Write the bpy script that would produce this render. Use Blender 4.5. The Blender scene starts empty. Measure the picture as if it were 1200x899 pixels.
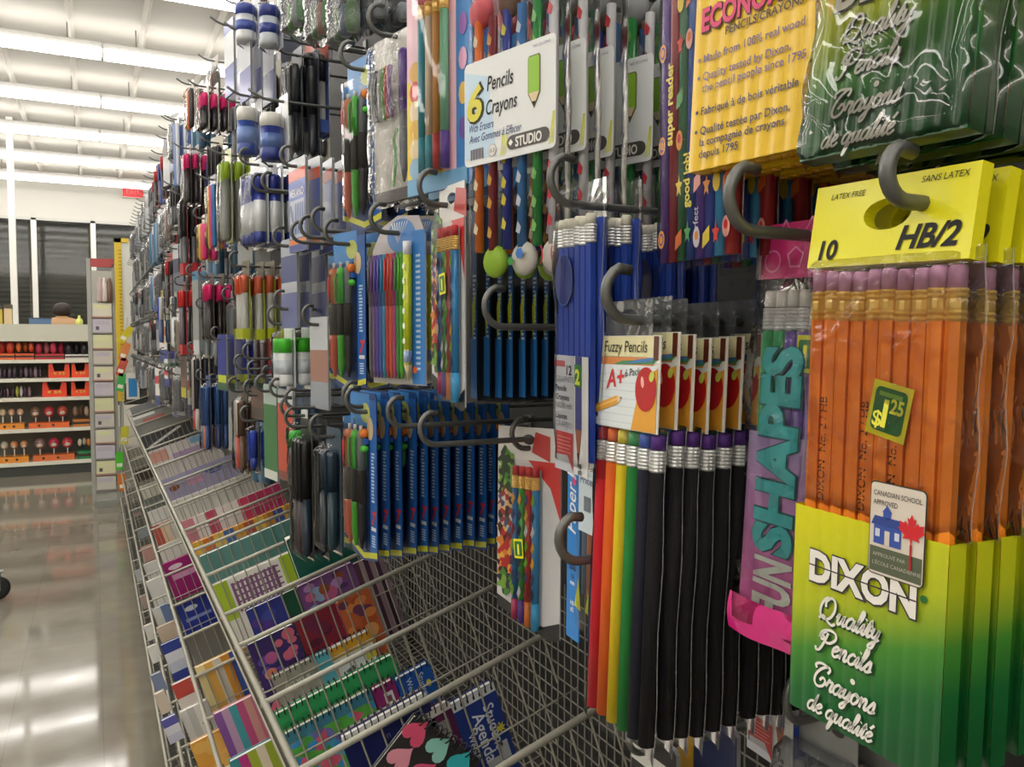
import bpy, math, random
from mathutils import Matrix, Vector, Euler
random.seed(7)
C = bpy.context.scene.collection
sc = bpy.context.scene
PI = math.pi

# ------------------------------------------------------------------ camera
EYE = 1.40
YAW, PITCH, FPX = math.radians(26.87), math.atan(49.5 / 967.0), 967.0
cam = bpy.data.cameras.new('camera')
cam.sensor_width = 36.0
cam.lens = FPX / 1200.0 * 36.0
cam.clip_start = 0.02
cam_o = bpy.data.objects.new('camera', cam)
cam_o.location = (0, 0, EYE)
cam_o.rotation_euler = (PI / 2 - PITCH, 0, -YAW)
C.objects.link(cam_o)
sc.camera = cam_o
# ------------------------------------------------------------------ exposure and world
sc.view_settings.view_transform = 'Standard'
sc.view_settings.look = 'None'
sc.view_settings.gamma = 1.0
sc.view_settings.use_curve_mapping = False
sc.view_settings.exposure = 0.0
TUBE = 11.6            # strength of the fluorescent lenses
W = bpy.data.worlds.new('world')
sc.world = W
W.use_nodes = True
W.node_tree.nodes['Background'].inputs[0].default_value = (0.9, 0.95, 1.0, 1)
W.node_tree.nodes['Background'].inputs[1].default_value = 0.02
WALLX = 0.60          # face of the pegboard
sc.cycles.max_bounces = 8
sc.cycles.transparent_max_bounces = 24

# ------------------------------------------------------------------ pixel <-> place
_s, _c = math.sin(YAW), math.cos(YAW)
_sp, _cp = math.sin(PITCH), math.cos(PITCH)
_R = Vector((_c, -_s, 0)); _F = Vector((_s * _cp, _c * _cp, -_sp)); _U = Vector((_s * _sp, _c * _sp, _cp))
def ray(px, py): return _R * ((px - 600) / FPX) - _U * ((py - 449.5) / FPX) + _F
def at_x(px, py, X):
    d = ray(px, py); t = X / d.x
    return Vector((X, d.y * t, EYE + d.z * t))
def at_y(px, py, Y):
    d = ray(px, py); t = Y / d.y
    return Vector((d.x * t, Y, EYE + d.z * t))

# ------------------------------------------------------------------ materials
def lin(h):
    h = h.lstrip('#')
    r = [int(h[i:i + 2], 16) / 255 for i in (0, 2, 4)]
    return tuple(c / 12.92 if c <= .04045 else ((c + .055) / 1.055) ** 2.4 for c in r) + (1,)
_M = {}
def mat(hexc, rough=.45, metal=0., coat=0., bump=0.):
    k = (hexc, rough, metal, coat, bump)
    if k in _M: return _M[k]
    m = bpy.data.materials.new('paint_' + hexc.strip('#'))
    m.use_nodes = True
    b = m.node_tree.nodes['Principled BSDF']
    b.inputs['Base Color'].default_value = lin(hexc)
    b.inputs['Roughness'].default_value = rough
    b.inputs['Metallic'].default_value = metal
    b.inputs['Coat Weight'].default_value = coat
    b.inputs['Coat Roughness'].default_value = .12
    if bump:
        n = m.node_tree.nodes.new('ShaderNodeTexNoise'); n.inputs['Scale'].default_value = 60
        tc = m.node_tree.nodes.new('ShaderNodeTexCoord')
        bp = m.node_tree.nodes.new('ShaderNodeBump'); bp.inputs['Strength'].default_value = bump; bp.inputs['Distance'].default_value = .01
        m.node_tree.links.new(tc.outputs['Object'], n.inputs['Vector'])
        m.node_tree.links.new(n.outputs[0], bp.inputs['Height'])
        m.node_tree.links.new(bp.outputs[0], b.inputs['Normal'])
    _M[k] = m
    return m
def card(h): return mat(h, .4, 0, .25)
def plastic(h): return mat(h, .28)
def matte(h): return mat(h, .7)
def noise_mat(name, cols, scale, rough=.4, detail=3, kind='noise', stops=None, bump=0, stretch=(1, 1, 1), spec=.5):
    m = bpy.data.materials.new(name); m.use_nodes = True
    nt = m.node_tree; b = nt.nodes['Principled BSDF']
    tc = nt.nodes.new('ShaderNodeTexCoord'); mp = nt.nodes.new('ShaderNodeMapping')
    mp.inputs['Scale'].default_value = stretch
    nt.links.new(tc.outputs['Object'], mp.inputs[0])
    if kind == 'noise':
        n = nt.nodes.new('ShaderNodeTexNoise'); n.inputs['Scale'].default_value = scale; n.inputs['Detail'].default_value = detail; out = n.outputs[0]
    elif kind == 'cells':
        n = nt.nodes.new('ShaderNodeTexVoronoi'); n.inputs['Scale'].default_value = scale
        sp = nt.nodes.new('ShaderNodeSeparateColor'); nt.links.new(n.outputs['Color'], sp.inputs[0]); out = sp.outputs[0]
    nt.links.new(mp.outputs[0], n.inputs['Vector'])
    r = nt.nodes.new('ShaderNodeValToRGB')
    e = r.color_ramp
    k = len(cols)
    if kind == 'cells': e.interpolation = 'CONSTANT'
    while len(e.elements) < k: e.elements.new(.5)
    for i, c in enumerate(cols):
        e.elements[i].position = stops[i] if stops else (i / k if kind == 'cells' else .3 + .4 * i / max(1, k - 1))
        e.elements[i].color = lin(c)
    nt.links.new(out, r.inputs[0]); nt.links.new(r.outputs[0], b.inputs['Base Color'])
    b.inputs['Roughness'].default_value = rough
    b.inputs['Specular IOR Level'].default_value = spec
    if bump:
        bp = nt.nodes.new('ShaderNodeBump'); bp.inputs['Strength'].default_value = bump; bp.inputs['Distance'].default_value = .01
        nt.links.new(out, bp.inputs['Height']); nt.links.new(bp.outputs[0], b.inputs['Normal'])
    return m
def grad_mat(name, stops, tilt=0., rough=.35):
    """a printed colour run along local z (offset a little by local x)"""
    m = bpy.data.materials.new(name); m.use_nodes = True
    nt = m.node_tree; b = nt.nodes['Principled BSDF']
    tc = nt.nodes.new('ShaderNodeTexCoord'); sx = nt.nodes.new('ShaderNodeSeparateXYZ')
    nt.links.new(tc.outputs['Object'], sx.inputs[0])
    ma = nt.nodes.new('ShaderNodeMath'); ma.operation = 'MULTIPLY_ADD'
    nt.links.new(sx.outputs[0], ma.inputs[0]); ma.inputs[1].default_value = tilt
    nt.links.new(sx.outputs[2], ma.inputs[2])
    mr = nt.nodes.new('ShaderNodeMapRange')
    z0, z1 = stops[0][0], stops[-1][0]
    mr.inputs[1].default_value = z0; mr.inputs[2].default_value = z1
    nt.links.new(ma.outputs[0], mr.inputs[0])
    r = nt.nodes.new('ShaderNodeValToRGB'); e = r.color_ramp
    while len(e.elements) < len(stops): e.elements.new(.5)
    for i, (z, c) in enumerate(stops):
        e.elements[i].position = (z - z0) / (z1 - z0); e.elements[i].color = lin(c)
    nt.links.new(mr.outputs[0], r.inputs[0]); nt.links.new(r.outputs[0], b.inputs['Base Color'])
    b.inputs['Roughness'].default_value = rough; b.inputs['Coat Weight'].default_value = .3
    return m
def film_mat(name, tint='#f8f8f7', bump=.5, scale=55., rough=.06, body=0.0, bodycol='#dddddd', ior=1.4):
    """thin clear wrapping: see-through, with a crinkled gloss"""
    m = bpy.data.materials.new(name); m.use_nodes = True
    nt = m.node_tree
    nt.nodes.remove(nt.nodes['Principled BSDF'])
    out = nt.nodes['Material Output']
    tr = nt.nodes.new('ShaderNodeBsdfTransparent'); tr.inputs[0].default_value = lin(tint)
    gl = nt.nodes.new('ShaderNodeBsdfGlossy'); gl.inputs['Roughness'].default_value = rough
    fr = nt.nodes.new('ShaderNodeFresnel'); fr.inputs[0].default_value = ior
    mx = nt.nodes.new('ShaderNodeMixShader')
    tc = nt.nodes.new('ShaderNodeTexCoord')
    n = nt.nodes.new('ShaderNodeTexNoise'); n.inputs['Scale'].default_value = scale; n.inputs['Detail'].default_value = 2; n.inputs['Distortion'].default_value = 1.2
    bp = nt.nodes.new('ShaderNodeBump'); bp.inputs['Strength'].default_value = bump; bp.inputs['Distance'].default_value = .006
    nt.links.new(tc.outputs['Object'], n.inputs['Vector']); nt.links.new(n.outputs[0], bp.inputs['Height'])
    nt.links.new(bp.outputs[0], gl.inputs['Normal']); nt.links.new(bp.outputs[0], fr.inputs['Normal'])
    nt.links.new(fr.outputs[0], mx.inputs[0]); nt.links.new(tr.outputs[0], mx.inputs[1]); nt.links.new(gl.outputs[0], mx.inputs[2])
    last = mx
    if body:
        df = nt.nodes.new('ShaderNodeBsdfDiffuse'); df.inputs[0].default_value = lin(bodycol)
        m2 = nt.nodes.new('ShaderNodeMixShader'); m2.inputs[0].default_value = body
        nt.links.new(mx.outputs[0], m2.inputs[1]); nt.links.new(df.outputs[0], m2.inputs[2]); last = m2
    nt.links.new(last.outputs[0], out.inputs[0])
    return m
def glow(name, hexc, s):
    m = bpy.data.materials.new(name); m.use_nodes = True
    b = m.node_tree.nodes['Principled BSDF']
    b.inputs['Base Color'].default_value = (.8, .8, .8, 1) if s > 2 else tuple(c * .3 for c in lin(hexc)[:3]) + (1,)
    b.inputs['Emission Color'].default_value = lin(hexc); b.inputs['Emission Strength'].default_value = s
    return m
FILM = film_mat('clear_film')
FILM_FLAT = film_mat('clear_bag', bump=.2, scale=22, ior=1.13, rough=.16)
CRINKLE = film_mat('crinkled_film', bump=1.0, scale=15, rough=.05, ior=1.5)
SEAM = film_mat('bag_seam', bump=.2, scale=60, body=.16, bodycol='#e4e4e2')
FILM_GREY = film_mat('cloudy_bag', tint='#d6d8da', bump=.6, scale=40, body=.10, bodycol='#c9ccd0')
BLISTER = film_mat('clear_blister', bump=.08, scale=12, rough=.04, ior=1.3)
STEEL = mat('#8f9496', .32, .85)
HOOKM = mat('#666866', .36, .55)
WIRE = mat('#a5a396', .45, .15)
WIREM = mat('#78766c', .5, .15)
GOLD = mat('#f2cc74', .3, .4)
SILVER = mat('#e2e4e4', .24, .45)

# ------------------------------------------------------------------ mesh building
class MB:
    def __init__(s): s.v, s.f, s.k, s.m = [], [], [], []; s.M = None; s.sm = []
    def mi(s, m):
        if m not in s.m: s.m.append(m)
        return s.m.index(m)
    def add(s, vs, fs, m, smooth=False):
        b = len(s.v)
        for p in vs:
            p = Vector(p)
            s.v.append(s.M @ p if s.M is not None else p)
        i = s.mi(m)
        for f in fs: s.f.append([b + j for j in f]); s.k.append(i); s.sm.append(smooth)
    def box(s, x0, x1, y0, y1, z0, z1, m):
        s.add([(x0, y0, z0), (x1, y0, z0), (x1, y1, z0), (x0, y1, z0), (x0, y0, z1), (x1, y0, z1), (x1, y1, z1), (x0, y1, z1)],
              [(0, 3, 2, 1), (4, 5, 6, 7), (0, 1, 5, 4), (1, 2, 6, 5), (2, 3, 7, 6), (3, 0, 4, 7)], m)
    def prism(s, pts, y0, y1, m, side=None):
        """2-D outline in x,z (counter-clockwise seen from the front, -y) given depth y0..y1"""
        n = len(pts)
        s.add([(x, y0, z) for x, z in pts] + [(x, y1, z) for x, z in pts],
              [tuple(range(n)), tuple(range(2 * n - 1, n - 1, -1))], m)
        s.add([(x, y0, z) for x, z in pts] + [(x, y1, z) for x, z in pts],
              [(i, i + n, (i + 1) % n + n, (i + 1) % n) for i in range(n)], side or m)
    def poly(s, pts, y, m): s.add([(x, y, z) for x, z in pts], [tuple(range(len(pts)))], m)
    def rect(s, x0, x1, z0, z1, y, m): s.poly([(x0, z0), (x1, z0), (x1, z1), (x0, z1)], y, m)
    def disc(s, cx, cz, rx, rz, y, m, n=18, rot=0):
        c, q = math.cos(rot), math.sin(rot)
        s.poly([(cx + rx * math.cos(a) * c - rz * math.sin(a) * q, cz + rx * math.cos(a) * q + rz * math.sin(a) * c) for a in [2 * PI * i / n for i in range(n)]], y, m)
    def tube(s, P, r, m, n=8, caps=True):
        P = [Vector(p) for p in P]; vs, fs = [], []
        t0 = (P[1] - P[0]).normalized()
        a = Vector((0, 0, 1)) if abs(t0.z) < .9 else Vector((1, 0, 0))
        u = t0.cross(a).normalized()
        for i, p in enumerate(P):
            t = ((P[i + 1] if i + 1 < len(P) else p) - (P[i - 1] if i else p)).normalized()
            u = (u - t * u.dot(t)).normalized(); w = t.cross(u)
            rr = r[i] if isinstance(r, (list, tuple)) else r
            vs += [p + (u * math.cos(2 * PI * j / n) + w * math.sin(2 * PI * j / n)) * rr for j in range(n)]
        for i in range(len(P) - 1):
            for j in range(n): fs.append((i * n + j, i * n + (j + 1) % n, (i + 1) * n + (j + 1) % n, (i + 1) * n + j))
        if caps: fs += [tuple(range(n - 1, -1, -1)), tuple((len(P) - 1) * n + j for j in range(n))]
        s.add(vs, fs, m, True)
    def lathe(s, prof, cx, cy, m, n=10, smooth=True, ph=0):
        """prof: (radius, z) from bottom to top"""
        vs = [(cx + r * math.cos(2 * PI * j / n + ph), cy + r * math.sin(2 * PI * j / n + ph), z) for r, z in prof for j in range(n)]
        fs = [(i * n + j, i * n + (j + 1) % n, (i + 1) * n + (j + 1) % n, (i + 1) * n + j) for i in range(len(prof) - 1) for j in range(n)]
        fs += [tuple(range(n - 1, -1, -1)), tuple((len(prof) - 1) * n + j for j in range(n))]
        s.add(vs, fs, m, smooth)
    def sheet(s, fn, nu, nv, m, smooth=True):
        vs = [fn(i / nu, j / nv) for j in range(nv + 1) for i in range(nu + 1)]
        w = nu + 1
        s.add(vs, [(j * w + i, j * w + i + 1, (j + 1) * w + i + 1, (j + 1) * w + i) for j in range(nv) for i in range(nu)], m, smooth)
    def ball(s, c, r, m, n=14, k=8, sq=(1, 1, 1)):
        vs, fs = [], []
        for j in range(k + 1):
            t = PI * j / k
            for i in range(n): vs.append((c[0] + r * sq[0] * math.sin(t) * math.cos(2 * PI * i / n), c[1] + r * sq[1] * math.sin(t) * math.sin(2 * PI * i / n), c[2] - r * sq[2] * math.cos(t)))
        for j in range(k):
            for i in range(n): fs.append((j * n + i, j * n + (i + 1) % n, (j + 1) * n + (i + 1) % n, (j + 1) * n + i))
        s.add(vs, fs, m, True)
    def text(s, t, x, z, size, m, y=-.0006, align='LEFT', shear=0., rot=0., bold=0., wid=None):
        vs, fs = glyphs(t, shear, bold)
        x0 = min(v[0] for v in vs); x1 = max(v[0] for v in vs)
        k = size; kx = k if wid is None else wid / (x1 - x0)
        off = {'LEFT': -x0, 'CENTER': -(x0 + x1) / 2, 'RIGHT': -x1}[align]
        c, q = math.cos(rot), math.sin(rot)
        s.add([(x + (v[0] + off) * kx * c - v[1] * k * q, y, z + (v[0] + off) * kx * q + v[1] * k * c) for v in vs], fs, m)
    def ribbon(s, P, w, m, y=-.0006):
        P = [Vector((p[0], p[1])) for p in P]; vs = []
        for i, p in enumerate(P):
            t = ((P[i + 1] if i + 1 < len(P) else p) - (P[i - 1] if i else p))
            t = t.normalized() if t.length > 1e-9 else Vector((1, 0))
            n = Vector((-t.y, t.x)) * w * .5
            vs += [(p.x - n.x, y, p.y - n.y), (p.x + n.x, y, p.y + n.y)]
        s.add(vs, [(2 * i, 2 * i + 2, 2 * i + 3, 2 * i + 1) for i in range(len(P) - 1)], m)
    def build(s, name, parent=None, loc=(0, 0, 0), rot=(0, 0, 0)):
        me = bpy.data.meshes.new(name)
        me.from_pydata([tuple(v) for v in s.v], [], s.f)
        for m in s.m: me.materials.append(m)
        me.polygons.foreach_set('material_index', s.k)
        me.polygons.foreach_set('use_smooth', s.sm)
        me.update()
        o = bpy.data.objects.new(name, me)
        o.location = loc; o.rotation_euler = rot
        C.objects.link(o)
        if parent is not None: o.parent = parent
        return o
_G = {}
def glyphs(t, shear, bold):
    k = (t, shear, bold)
    if k not in _G:
        cu = bpy.data.curves.new('lettering', 'FONT'); cu.body = t; cu.size = 1.0; cu.shear = shear; cu.offset = bold
        cu.resolution_u = 3
        ob = bpy.data.objects.new('lettering', cu); C.objects.link(ob)
        bpy.context.view_layer.update()
        dg = bpy.context.evaluated_depsgraph_get()
        me = bpy.data.meshes.new_from_object(ob.evaluated_get(dg))
        fs = [tuple(p.vertices) if p.normal.z > 0 else tuple(reversed(p.vertices)) for p in me.polygons]
        _G[k] = ([(v.co.x, v.co.y) for v in me.vertices], fs)
        bpy.data.objects.remove(ob); bpy.data.curves.remove(cu); bpy.data.meshes.remove(me)
    return _G[k]
# copperplate-like script strokes: (strokes, advance) on a 1.0 x-height
SCRIPT = {
 'Q': ([[(.9, 2.0), (.4, 1.9), (.1, 1.2), (.2, .4), (.7, .0), (1.3, .2), (1.6, 1.0), (1.4, 1.8), (.9, 2.05), (.5, 1.6), (.6, 1.1)], [(.2, -.1), (.6, .25), (1.1, -.1), (1.7, -.35), (2.0, -.1)]], 2.0),
 'P': ([[(.75, 1.85), (.6, .9), (.35, .1), (.0, -.05), (-.15, .25)], [(.0, 1.2), (.1, 1.8), (.8, 2.15), (1.5, 2.0), (1.65, 1.5), (1.2, 1.0), (.75, .95)], [(.3, 1.5), (.5, 1.25), (.25, 1.1), (.1, 1.5), (.5, 1.95)]], 1.6),
 'C': ([[(1.35, 1.5), (1.5, 1.9), (1.2, 2.1), (.6, 1.7), (.2, 1.0), (.25, .3), (.7, -.02), (1.2, .2), (1.35, .7), (1.0, .95), (.75, .6)], [(1.2, 2.1), (.4, 2.2), (-.1, 1.9), (.1, 1.6)]], 1.55),
 'a': ([[(.75, .8), (.5, 1.0), (.15, .7), (.1, .25), (.35, .0), (.65, .3), (.8, .95), (.75, .2), (.9, .0), (1.1, .25)]], 1.02),
 'c': ([[(.7, .8), (.5, 1.0), (.15, .65), (.15, .2), (.45, .0), (.8, .25)]], .78),
 'd': ([[(.75, .8), (.5, 1.0), (.15, .7), (.1, .25), (.35, .0), (.65, .3), (.95, 1.9), (.78, .25), (.9, .0), (1.1, .25)]], 1.02),
 'e': ([[(.1, .4), (.5, .6), (.65, .85), (.45, 1.0), (.15, .65), (.2, .15), (.5, .0), (.85, .3)]], .8),
 'i': ([[(.0, .3), (.25, .95), (.2, .2), (.35, .0), (.55, .25)], [(.3, 1.35), (.36, 1.45)]], .5),
 'l': ([[(.0, .3), (.45, 1.4), (.45, 1.95), (.25, 1.8), (.15, .3), (.3, .0), (.5, .25)]], .5),
 'n': ([[(.0, .7), (.2, .95), (.15, .0)], [(.15, .35), (.45, .95), (.65, .85), (.6, .15), (.75, .0), (.95, .25)]], .92),
 'o': ([[(.4, 1.0), (.12, .65), (.15, .15), (.4, .0), (.7, .35), (.7, .8), (.4, 1.0), (.6, .75), (.95, .8)]], .88),
 'q': ([[(.75, .8), (.5, 1.0), (.15, .7), (.1, .25), (.35, .0), (.65, .3), (.8, .95), (.6, -.8), (.7, -.9), (1.0, .1)]], 1.0),
 'r': ([[(.0, .3), (.2, 1.05), (.3, .85), (.6, .9), (.5, .3), (.6, .0), (.8, .2)]], .75),
 's': ([[(.0, .2), (.45, 1.05), (.55, .5), (.5, .1), (.2, .0), (.1, .2)], [(.5, .1), (.75, .25)]], .7),
 't': ([[(.0, .3), (.4, 1.55), (.25, .25), (.4, .0), (.6, .25)], [(.1, 1.05), (.6, 1.1)]], .55),
 'u': ([[(.0, .5), (.2, .95), (.15, .25), (.3, .0), (.55, .3), (.75, .95), (.7, .2), (.85, .0), (1.05, .25)]], 1.0),
 'y': ([[(.0, .5), (.2, .95), (.15, .3), (.35, .1), (.6, .4), (.75, .95), (.55, -.6), (.25, -.9), (.15, -.6), (.9, .15)]], .9),
 "'": ([[(.3, 1.3), (.6, 1.75)]], 0.0), ' ': ([], .5), '.': ([[(.2, .4), (.28, .5), (.36, .4), (.28, .3), (.2, .4)]], .5),
}
def smooth_line(P, k=4):
    out = []
    for i in range(len(P) - 1):
        p0 = P[max(0, i - 1)]; p1 = P[i]; p2 = P[i + 1]; p3 = P[min(len(P) - 1, i + 2)]
        for j in range(k):
            t = j / k
            out.append(tuple(.5 * (2 * p1[a] + (p2[a] - p0[a]) * t + (2 * p0[a] - 5 * p1[a] + 4 * p2[a] - p3[a]) * t * t + (3 * p1[a] - p0[a] - 3 * p2[a] + p3[a]) * t ** 3) for a in (0, 1)))
    return out + [P[-1]]
def script(mb, t, x, z, k, m, w=.2, y=-.0006, slant=.3, shadow=None):
    cx = 0
    for ch in t:
        if ch == 'é': st, adv = SCRIPT['e'][0] + SCRIPT["'"][0], SCRIPT['e'][1]
        else: st, adv = SCRIPT[ch]
        for S in st:
            L = smooth_line(S)
            P = [(x + (cx + px + pz * slant) * k, z + pz * k) for px, pz in L]
            if shadow: mb.ribbon([(a + .12 * k, b - .14 * k) for a, b in P], w * k * 1.25, shadow, y + .0002)
            mb.ribbon(P, w * k, m, y)
        cx += adv
    return cx * k
# ------------------------------------------------------------------ things
def tag(o, label=None, cat=None, group=None, kind=None):
    if label: o['label'] = label
    if cat: o['category'] = cat
    if group: o['group'] = group
    if kind: o['kind'] = kind
    return o
def thing(name, label, cat, loc=(0, 0, 0), rot=(0, 0, 0), group=None):
    o = bpy.data.objects.new(name, None); o.empty_display_size = .02
    o.location = loc; o.rotation_euler = rot; C.objects.link(o)
    return tag(o, label, cat, group)
_KIDS = {}
def kids(o):
    return [c for c in o.children]
def copy_tree(o, parent=None):
    c = o.copy(); C.objects.link(c)
    if parent is not None: c.parent = parent
    for ch in kids(o): copy_tree(ch, c)
    return c
ORD = ['front', 'second', 'third', 'fourth', 'fifth', 'sixth', 'seventh', 'eighth', 'ninth', 'tenth', 'eleventh', 'twelfth', 'thirteenth', 'fourteenth', 'fifteenth', 'sixteenth', 'seventeenth', 'eighteenth']
def nth(i): return 'the front one' if i == 0 else ORD[i] + ' from the front'
FACE = -PI / 2     # turns a pack's front (-y) to the aisle (-x)
def hang(o, X, Y, Z, yaw=0., roll=0., tip=0.):
    """roll: in the pack's own plane; tip: bottom swings out"""
    M = Matrix.Translation((X, Y, Z)) @ Matrix.Rotation(FACE + math.radians(yaw), 4, 'Z') @ Matrix.Rotation(math.radians(-tip), 4, 'X') @ Matrix.Rotation(math.radians(roll), 4, 'Y')
    o.matrix_world = M
def stack(o, n, X, Y, Z, dx, desc, group, yaw=0., roll=0., tip=0., jit=2., dys=0.):
    """a hook full of one pack: o itself in front, copies behind it"""
    for i in range(n):
        p = o if i == 0 else copy_tree(o)
        j = 0 if i == 0 else 1
        hang(p, X + dx * i + j * random.uniform(-.15, .15) * dx, Y + dys * i, Z + j * random.uniform(-.002, .002), yaw + j * random.uniform(-jit, jit), roll + j * random.uniform(-jit, jit) * .3, tip)
        p['label'] = desc + ', ' + nth(i) if n > 1 else desc
        if n > 1: p['group'] = group
def hook(Y, Z, label, tipx=.262, r=.0027, X1=None, part=True, curl=True, R=.0155):
    """J-ended display hook: Z is the height of its straight wire"""
    X1 = X1 or WALLX
    t = thing('peg_hook', label, 'hook', (X1, Y, Z), group='steel display hooks on the pegboard')
    mb = MB(); n = 9
    curl = curl and Z < 1.80
    P = [(-.003, 0, 0), (tipx + R - X1 + .02, 0, 0)]
    cx = tipx + R - X1
    if curl:
        for i in range(n + 1):
            a = -PI / 2 - PI * .86 * i / n
            P.append((cx + R * math.cos(a), 0, R + R * math.sin(a)))
        P.append((P[-1][0] + .008, 0, P[-1][2] - .001))
    else: P += [(cx - .004, 0, .001), (cx - .016, 0, .005), (cx - .030, 0, .014)]
    mb.tube(P, r, HOOKM, 8)
    mb.build('wire', t)
    m2 = MB(); m2.box(-.004, -.0005, -.011, .011, -.018, .018, HOOKM)
    m2.build('back_plate', t)
    return t

# ================================================================== the shop itself
def struct(name, mb, loc=(0, 0, 0)):
    return tag(mb.build(name, None, loc), kind='structure')
CEIL, FARY, XL, XR, YB = 4.06, 15.0, -6.5, 2.6, -3.4
def floor_mat():
    m = bpy.data.materials.new('floor_tile'); m.use_nodes = True
    nt = m.node_tree; b = nt.nodes['Principled BSDF']
    tc = nt.nodes.new('ShaderNodeTexCoord')
    br = nt.nodes.new('ShaderNodeTexBrick'); br.offset = 0; br.squash = 1
    br.inputs['Scale'].default_value = 1.0; br.inputs['Brick Width'].default_value = .305; br.inputs['Row Height'].default_value = .305
    br.inputs['Mortar Size'].default_value = .0016; br.inputs['Bias'].default_value = 0
    br.inputs['Color1'].default_value = lin('#8b8578'); br.inputs['Color2'].default_value = lin('#847e71'); br.inputs['Mortar'].default_value = lin('#7d776b')
    nt.links.new(tc.outputs['Object'], br.inputs['Vector'])
    n = nt.nodes.new('ShaderNodeTexNoise'); n.inputs['Scale'].default_value = 7; n.inputs['Detail'].default_value = 6
    nt.links.new(tc.outputs['Object'], n.inputs['Vector'])
    mx = nt.nodes.new('ShaderNodeMix'); mx.data_type = 'RGBA'; mx.blend_type = 'MULTIPLY'; mx.inputs[0].default_value = .35
    nt.links.new(br.outputs[0], mx.inputs[6]); nt.links.new(n.outputs[0], mx.inputs[7])
    nt.links.new(mx.outputs[2], b.inputs['Base Color'])
    mr = nt.nodes.new('ShaderNodeMapRange'); mr.inputs[3].default_value = .04; mr.inputs[4].default_value = .11
    nt.links.new(n.outputs[0], mr.inputs[0]); nt.links.new(mr.outputs[0], b.inputs['Roughness'])
    n2 = nt.nodes.new('ShaderNodeTexNoise'); n2.inputs['Scale'].default_value = 2.2
    nt.links.new(tc.outputs['Object'], n2.inputs['Vector'])
    bp = nt.nodes.new('ShaderNodeBump'); bp.inputs['Strength'].default_value = .012; bp.inputs['Distance'].default_value = .05
    nt.links.new(n2.outputs[0], bp.inputs['Height']); nt.links.new(bp.outputs[0], b.inputs['Normal'])
    return m
mb = MB(); mb.box(XL, XR, YB, FARY + .4, -.1, 0, floor_mat()); struct('floor', mb)
mb = MB(); mb.box(XL, XR, YB, FARY + .4, CEIL, CEIL + .1, matte('#b4b1aa')); struct('ceiling', mb)
WALLM = matte('#d9d5cb')
mb = MB(); mb.box(XL - .1, XL, YB, FARY + .4, 0, CEIL, WALLM); struct('wall_left', mb)
mb = MB(); mb.box(XR, XR + .1, YB, FARY + .4, 0, CEIL, WALLM); struct('wall_right', mb)
mb = MB(); mb.box(XL, XR, YB - .1, YB, 0, CEIL, WALLM); struct('wall_back', mb)
# shop front: a white header and sill, dark glazing with a lowered slat shutter outside
WTOP, WSILL = 3.33, .35
mb = MB()
mb.box(XL, XR, FARY, FARY + .2, WTOP, CEIL, matte('#c6c4bd')); mb.box(XL, XR, FARY, FARY + .2, 0, WSILL, matte('#cfccc2'))
struct('wall_front', mb)
mb = MB(); mb.box(XL, XR, FARY - .03, FARY, WTOP - .035, WTOP + .01, plastic('#b9b9b4')); struct('trim_1', mb)
MULL = plastic('#e3e2db')
mul = []
for px in (38, 107.5): mul.append(at_y(px, 330, FARY).x)
gap = mul[1] - mul[0]
mul = [mul[0] + gap * i for i in range(-5, 4)]
mul = [x for x in mul if XL + .1 < x < XR - .1]
shut = noise_mat('shutter_slats', ['#706d66', '#74716a'], 3, .45, stretch=(1, 1, 12))
edges = [XL] + mul + [XR]
for i in range(len(edges) - 1):
    x0, x1 = edges[i], edges[i + 1]
    mb = MB()
    mb.box(x0 + .04, x1 - .04, FARY + .02, FARY + .03, WSILL, WTOP, film_mat('window_glass_%d' % i, tint='#d9dbd9', bump=.02, scale=1.5, rough=.05, ior=1.3))
    w = struct('window_%d' % (i + 1), mb)
    mb = MB(); mb.box(x0 - .0, x0 + .075, FARY - .03, FARY + .05, WSILL, WTOP, MULL); mb.build('window_frame', w)
    mb = MB()
    z = WSILL
    while z < WTOP - .01:
        mb.add([(x0, FARY + .16, z), (x1, FARY + .16, z), (x1, FARY + .153, z + .04), (x0, FARY + .153, z + .04), (x1, FARY + .16, z + .075), (x0, FARY + .16, z + .075)],
               [(0, 1, 2, 3), (3, 2, 4, 5)], shut)
        z += .075
    mb.build('shutter', w)
# ribs of the ceiling deck
mb = MB()
x = -.113 - .56 * 11
while x < XR - .1:
    mb.add([(x - .03, YB, CEIL), (x + .03, YB, CEIL), (x, YB, CEIL - .06), (x - .03, FARY, CEIL), (x + .03, FARY, CEIL), (x, FARY, CEIL - .06)],
           [(0, 1, 2), (3, 5, 4), (0, 3, 4, 1), (1, 4, 5, 2), (2, 5, 3, 0)], matte('#bdb9b2'))
    x += .56
struct('trim_2', mb)
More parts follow.
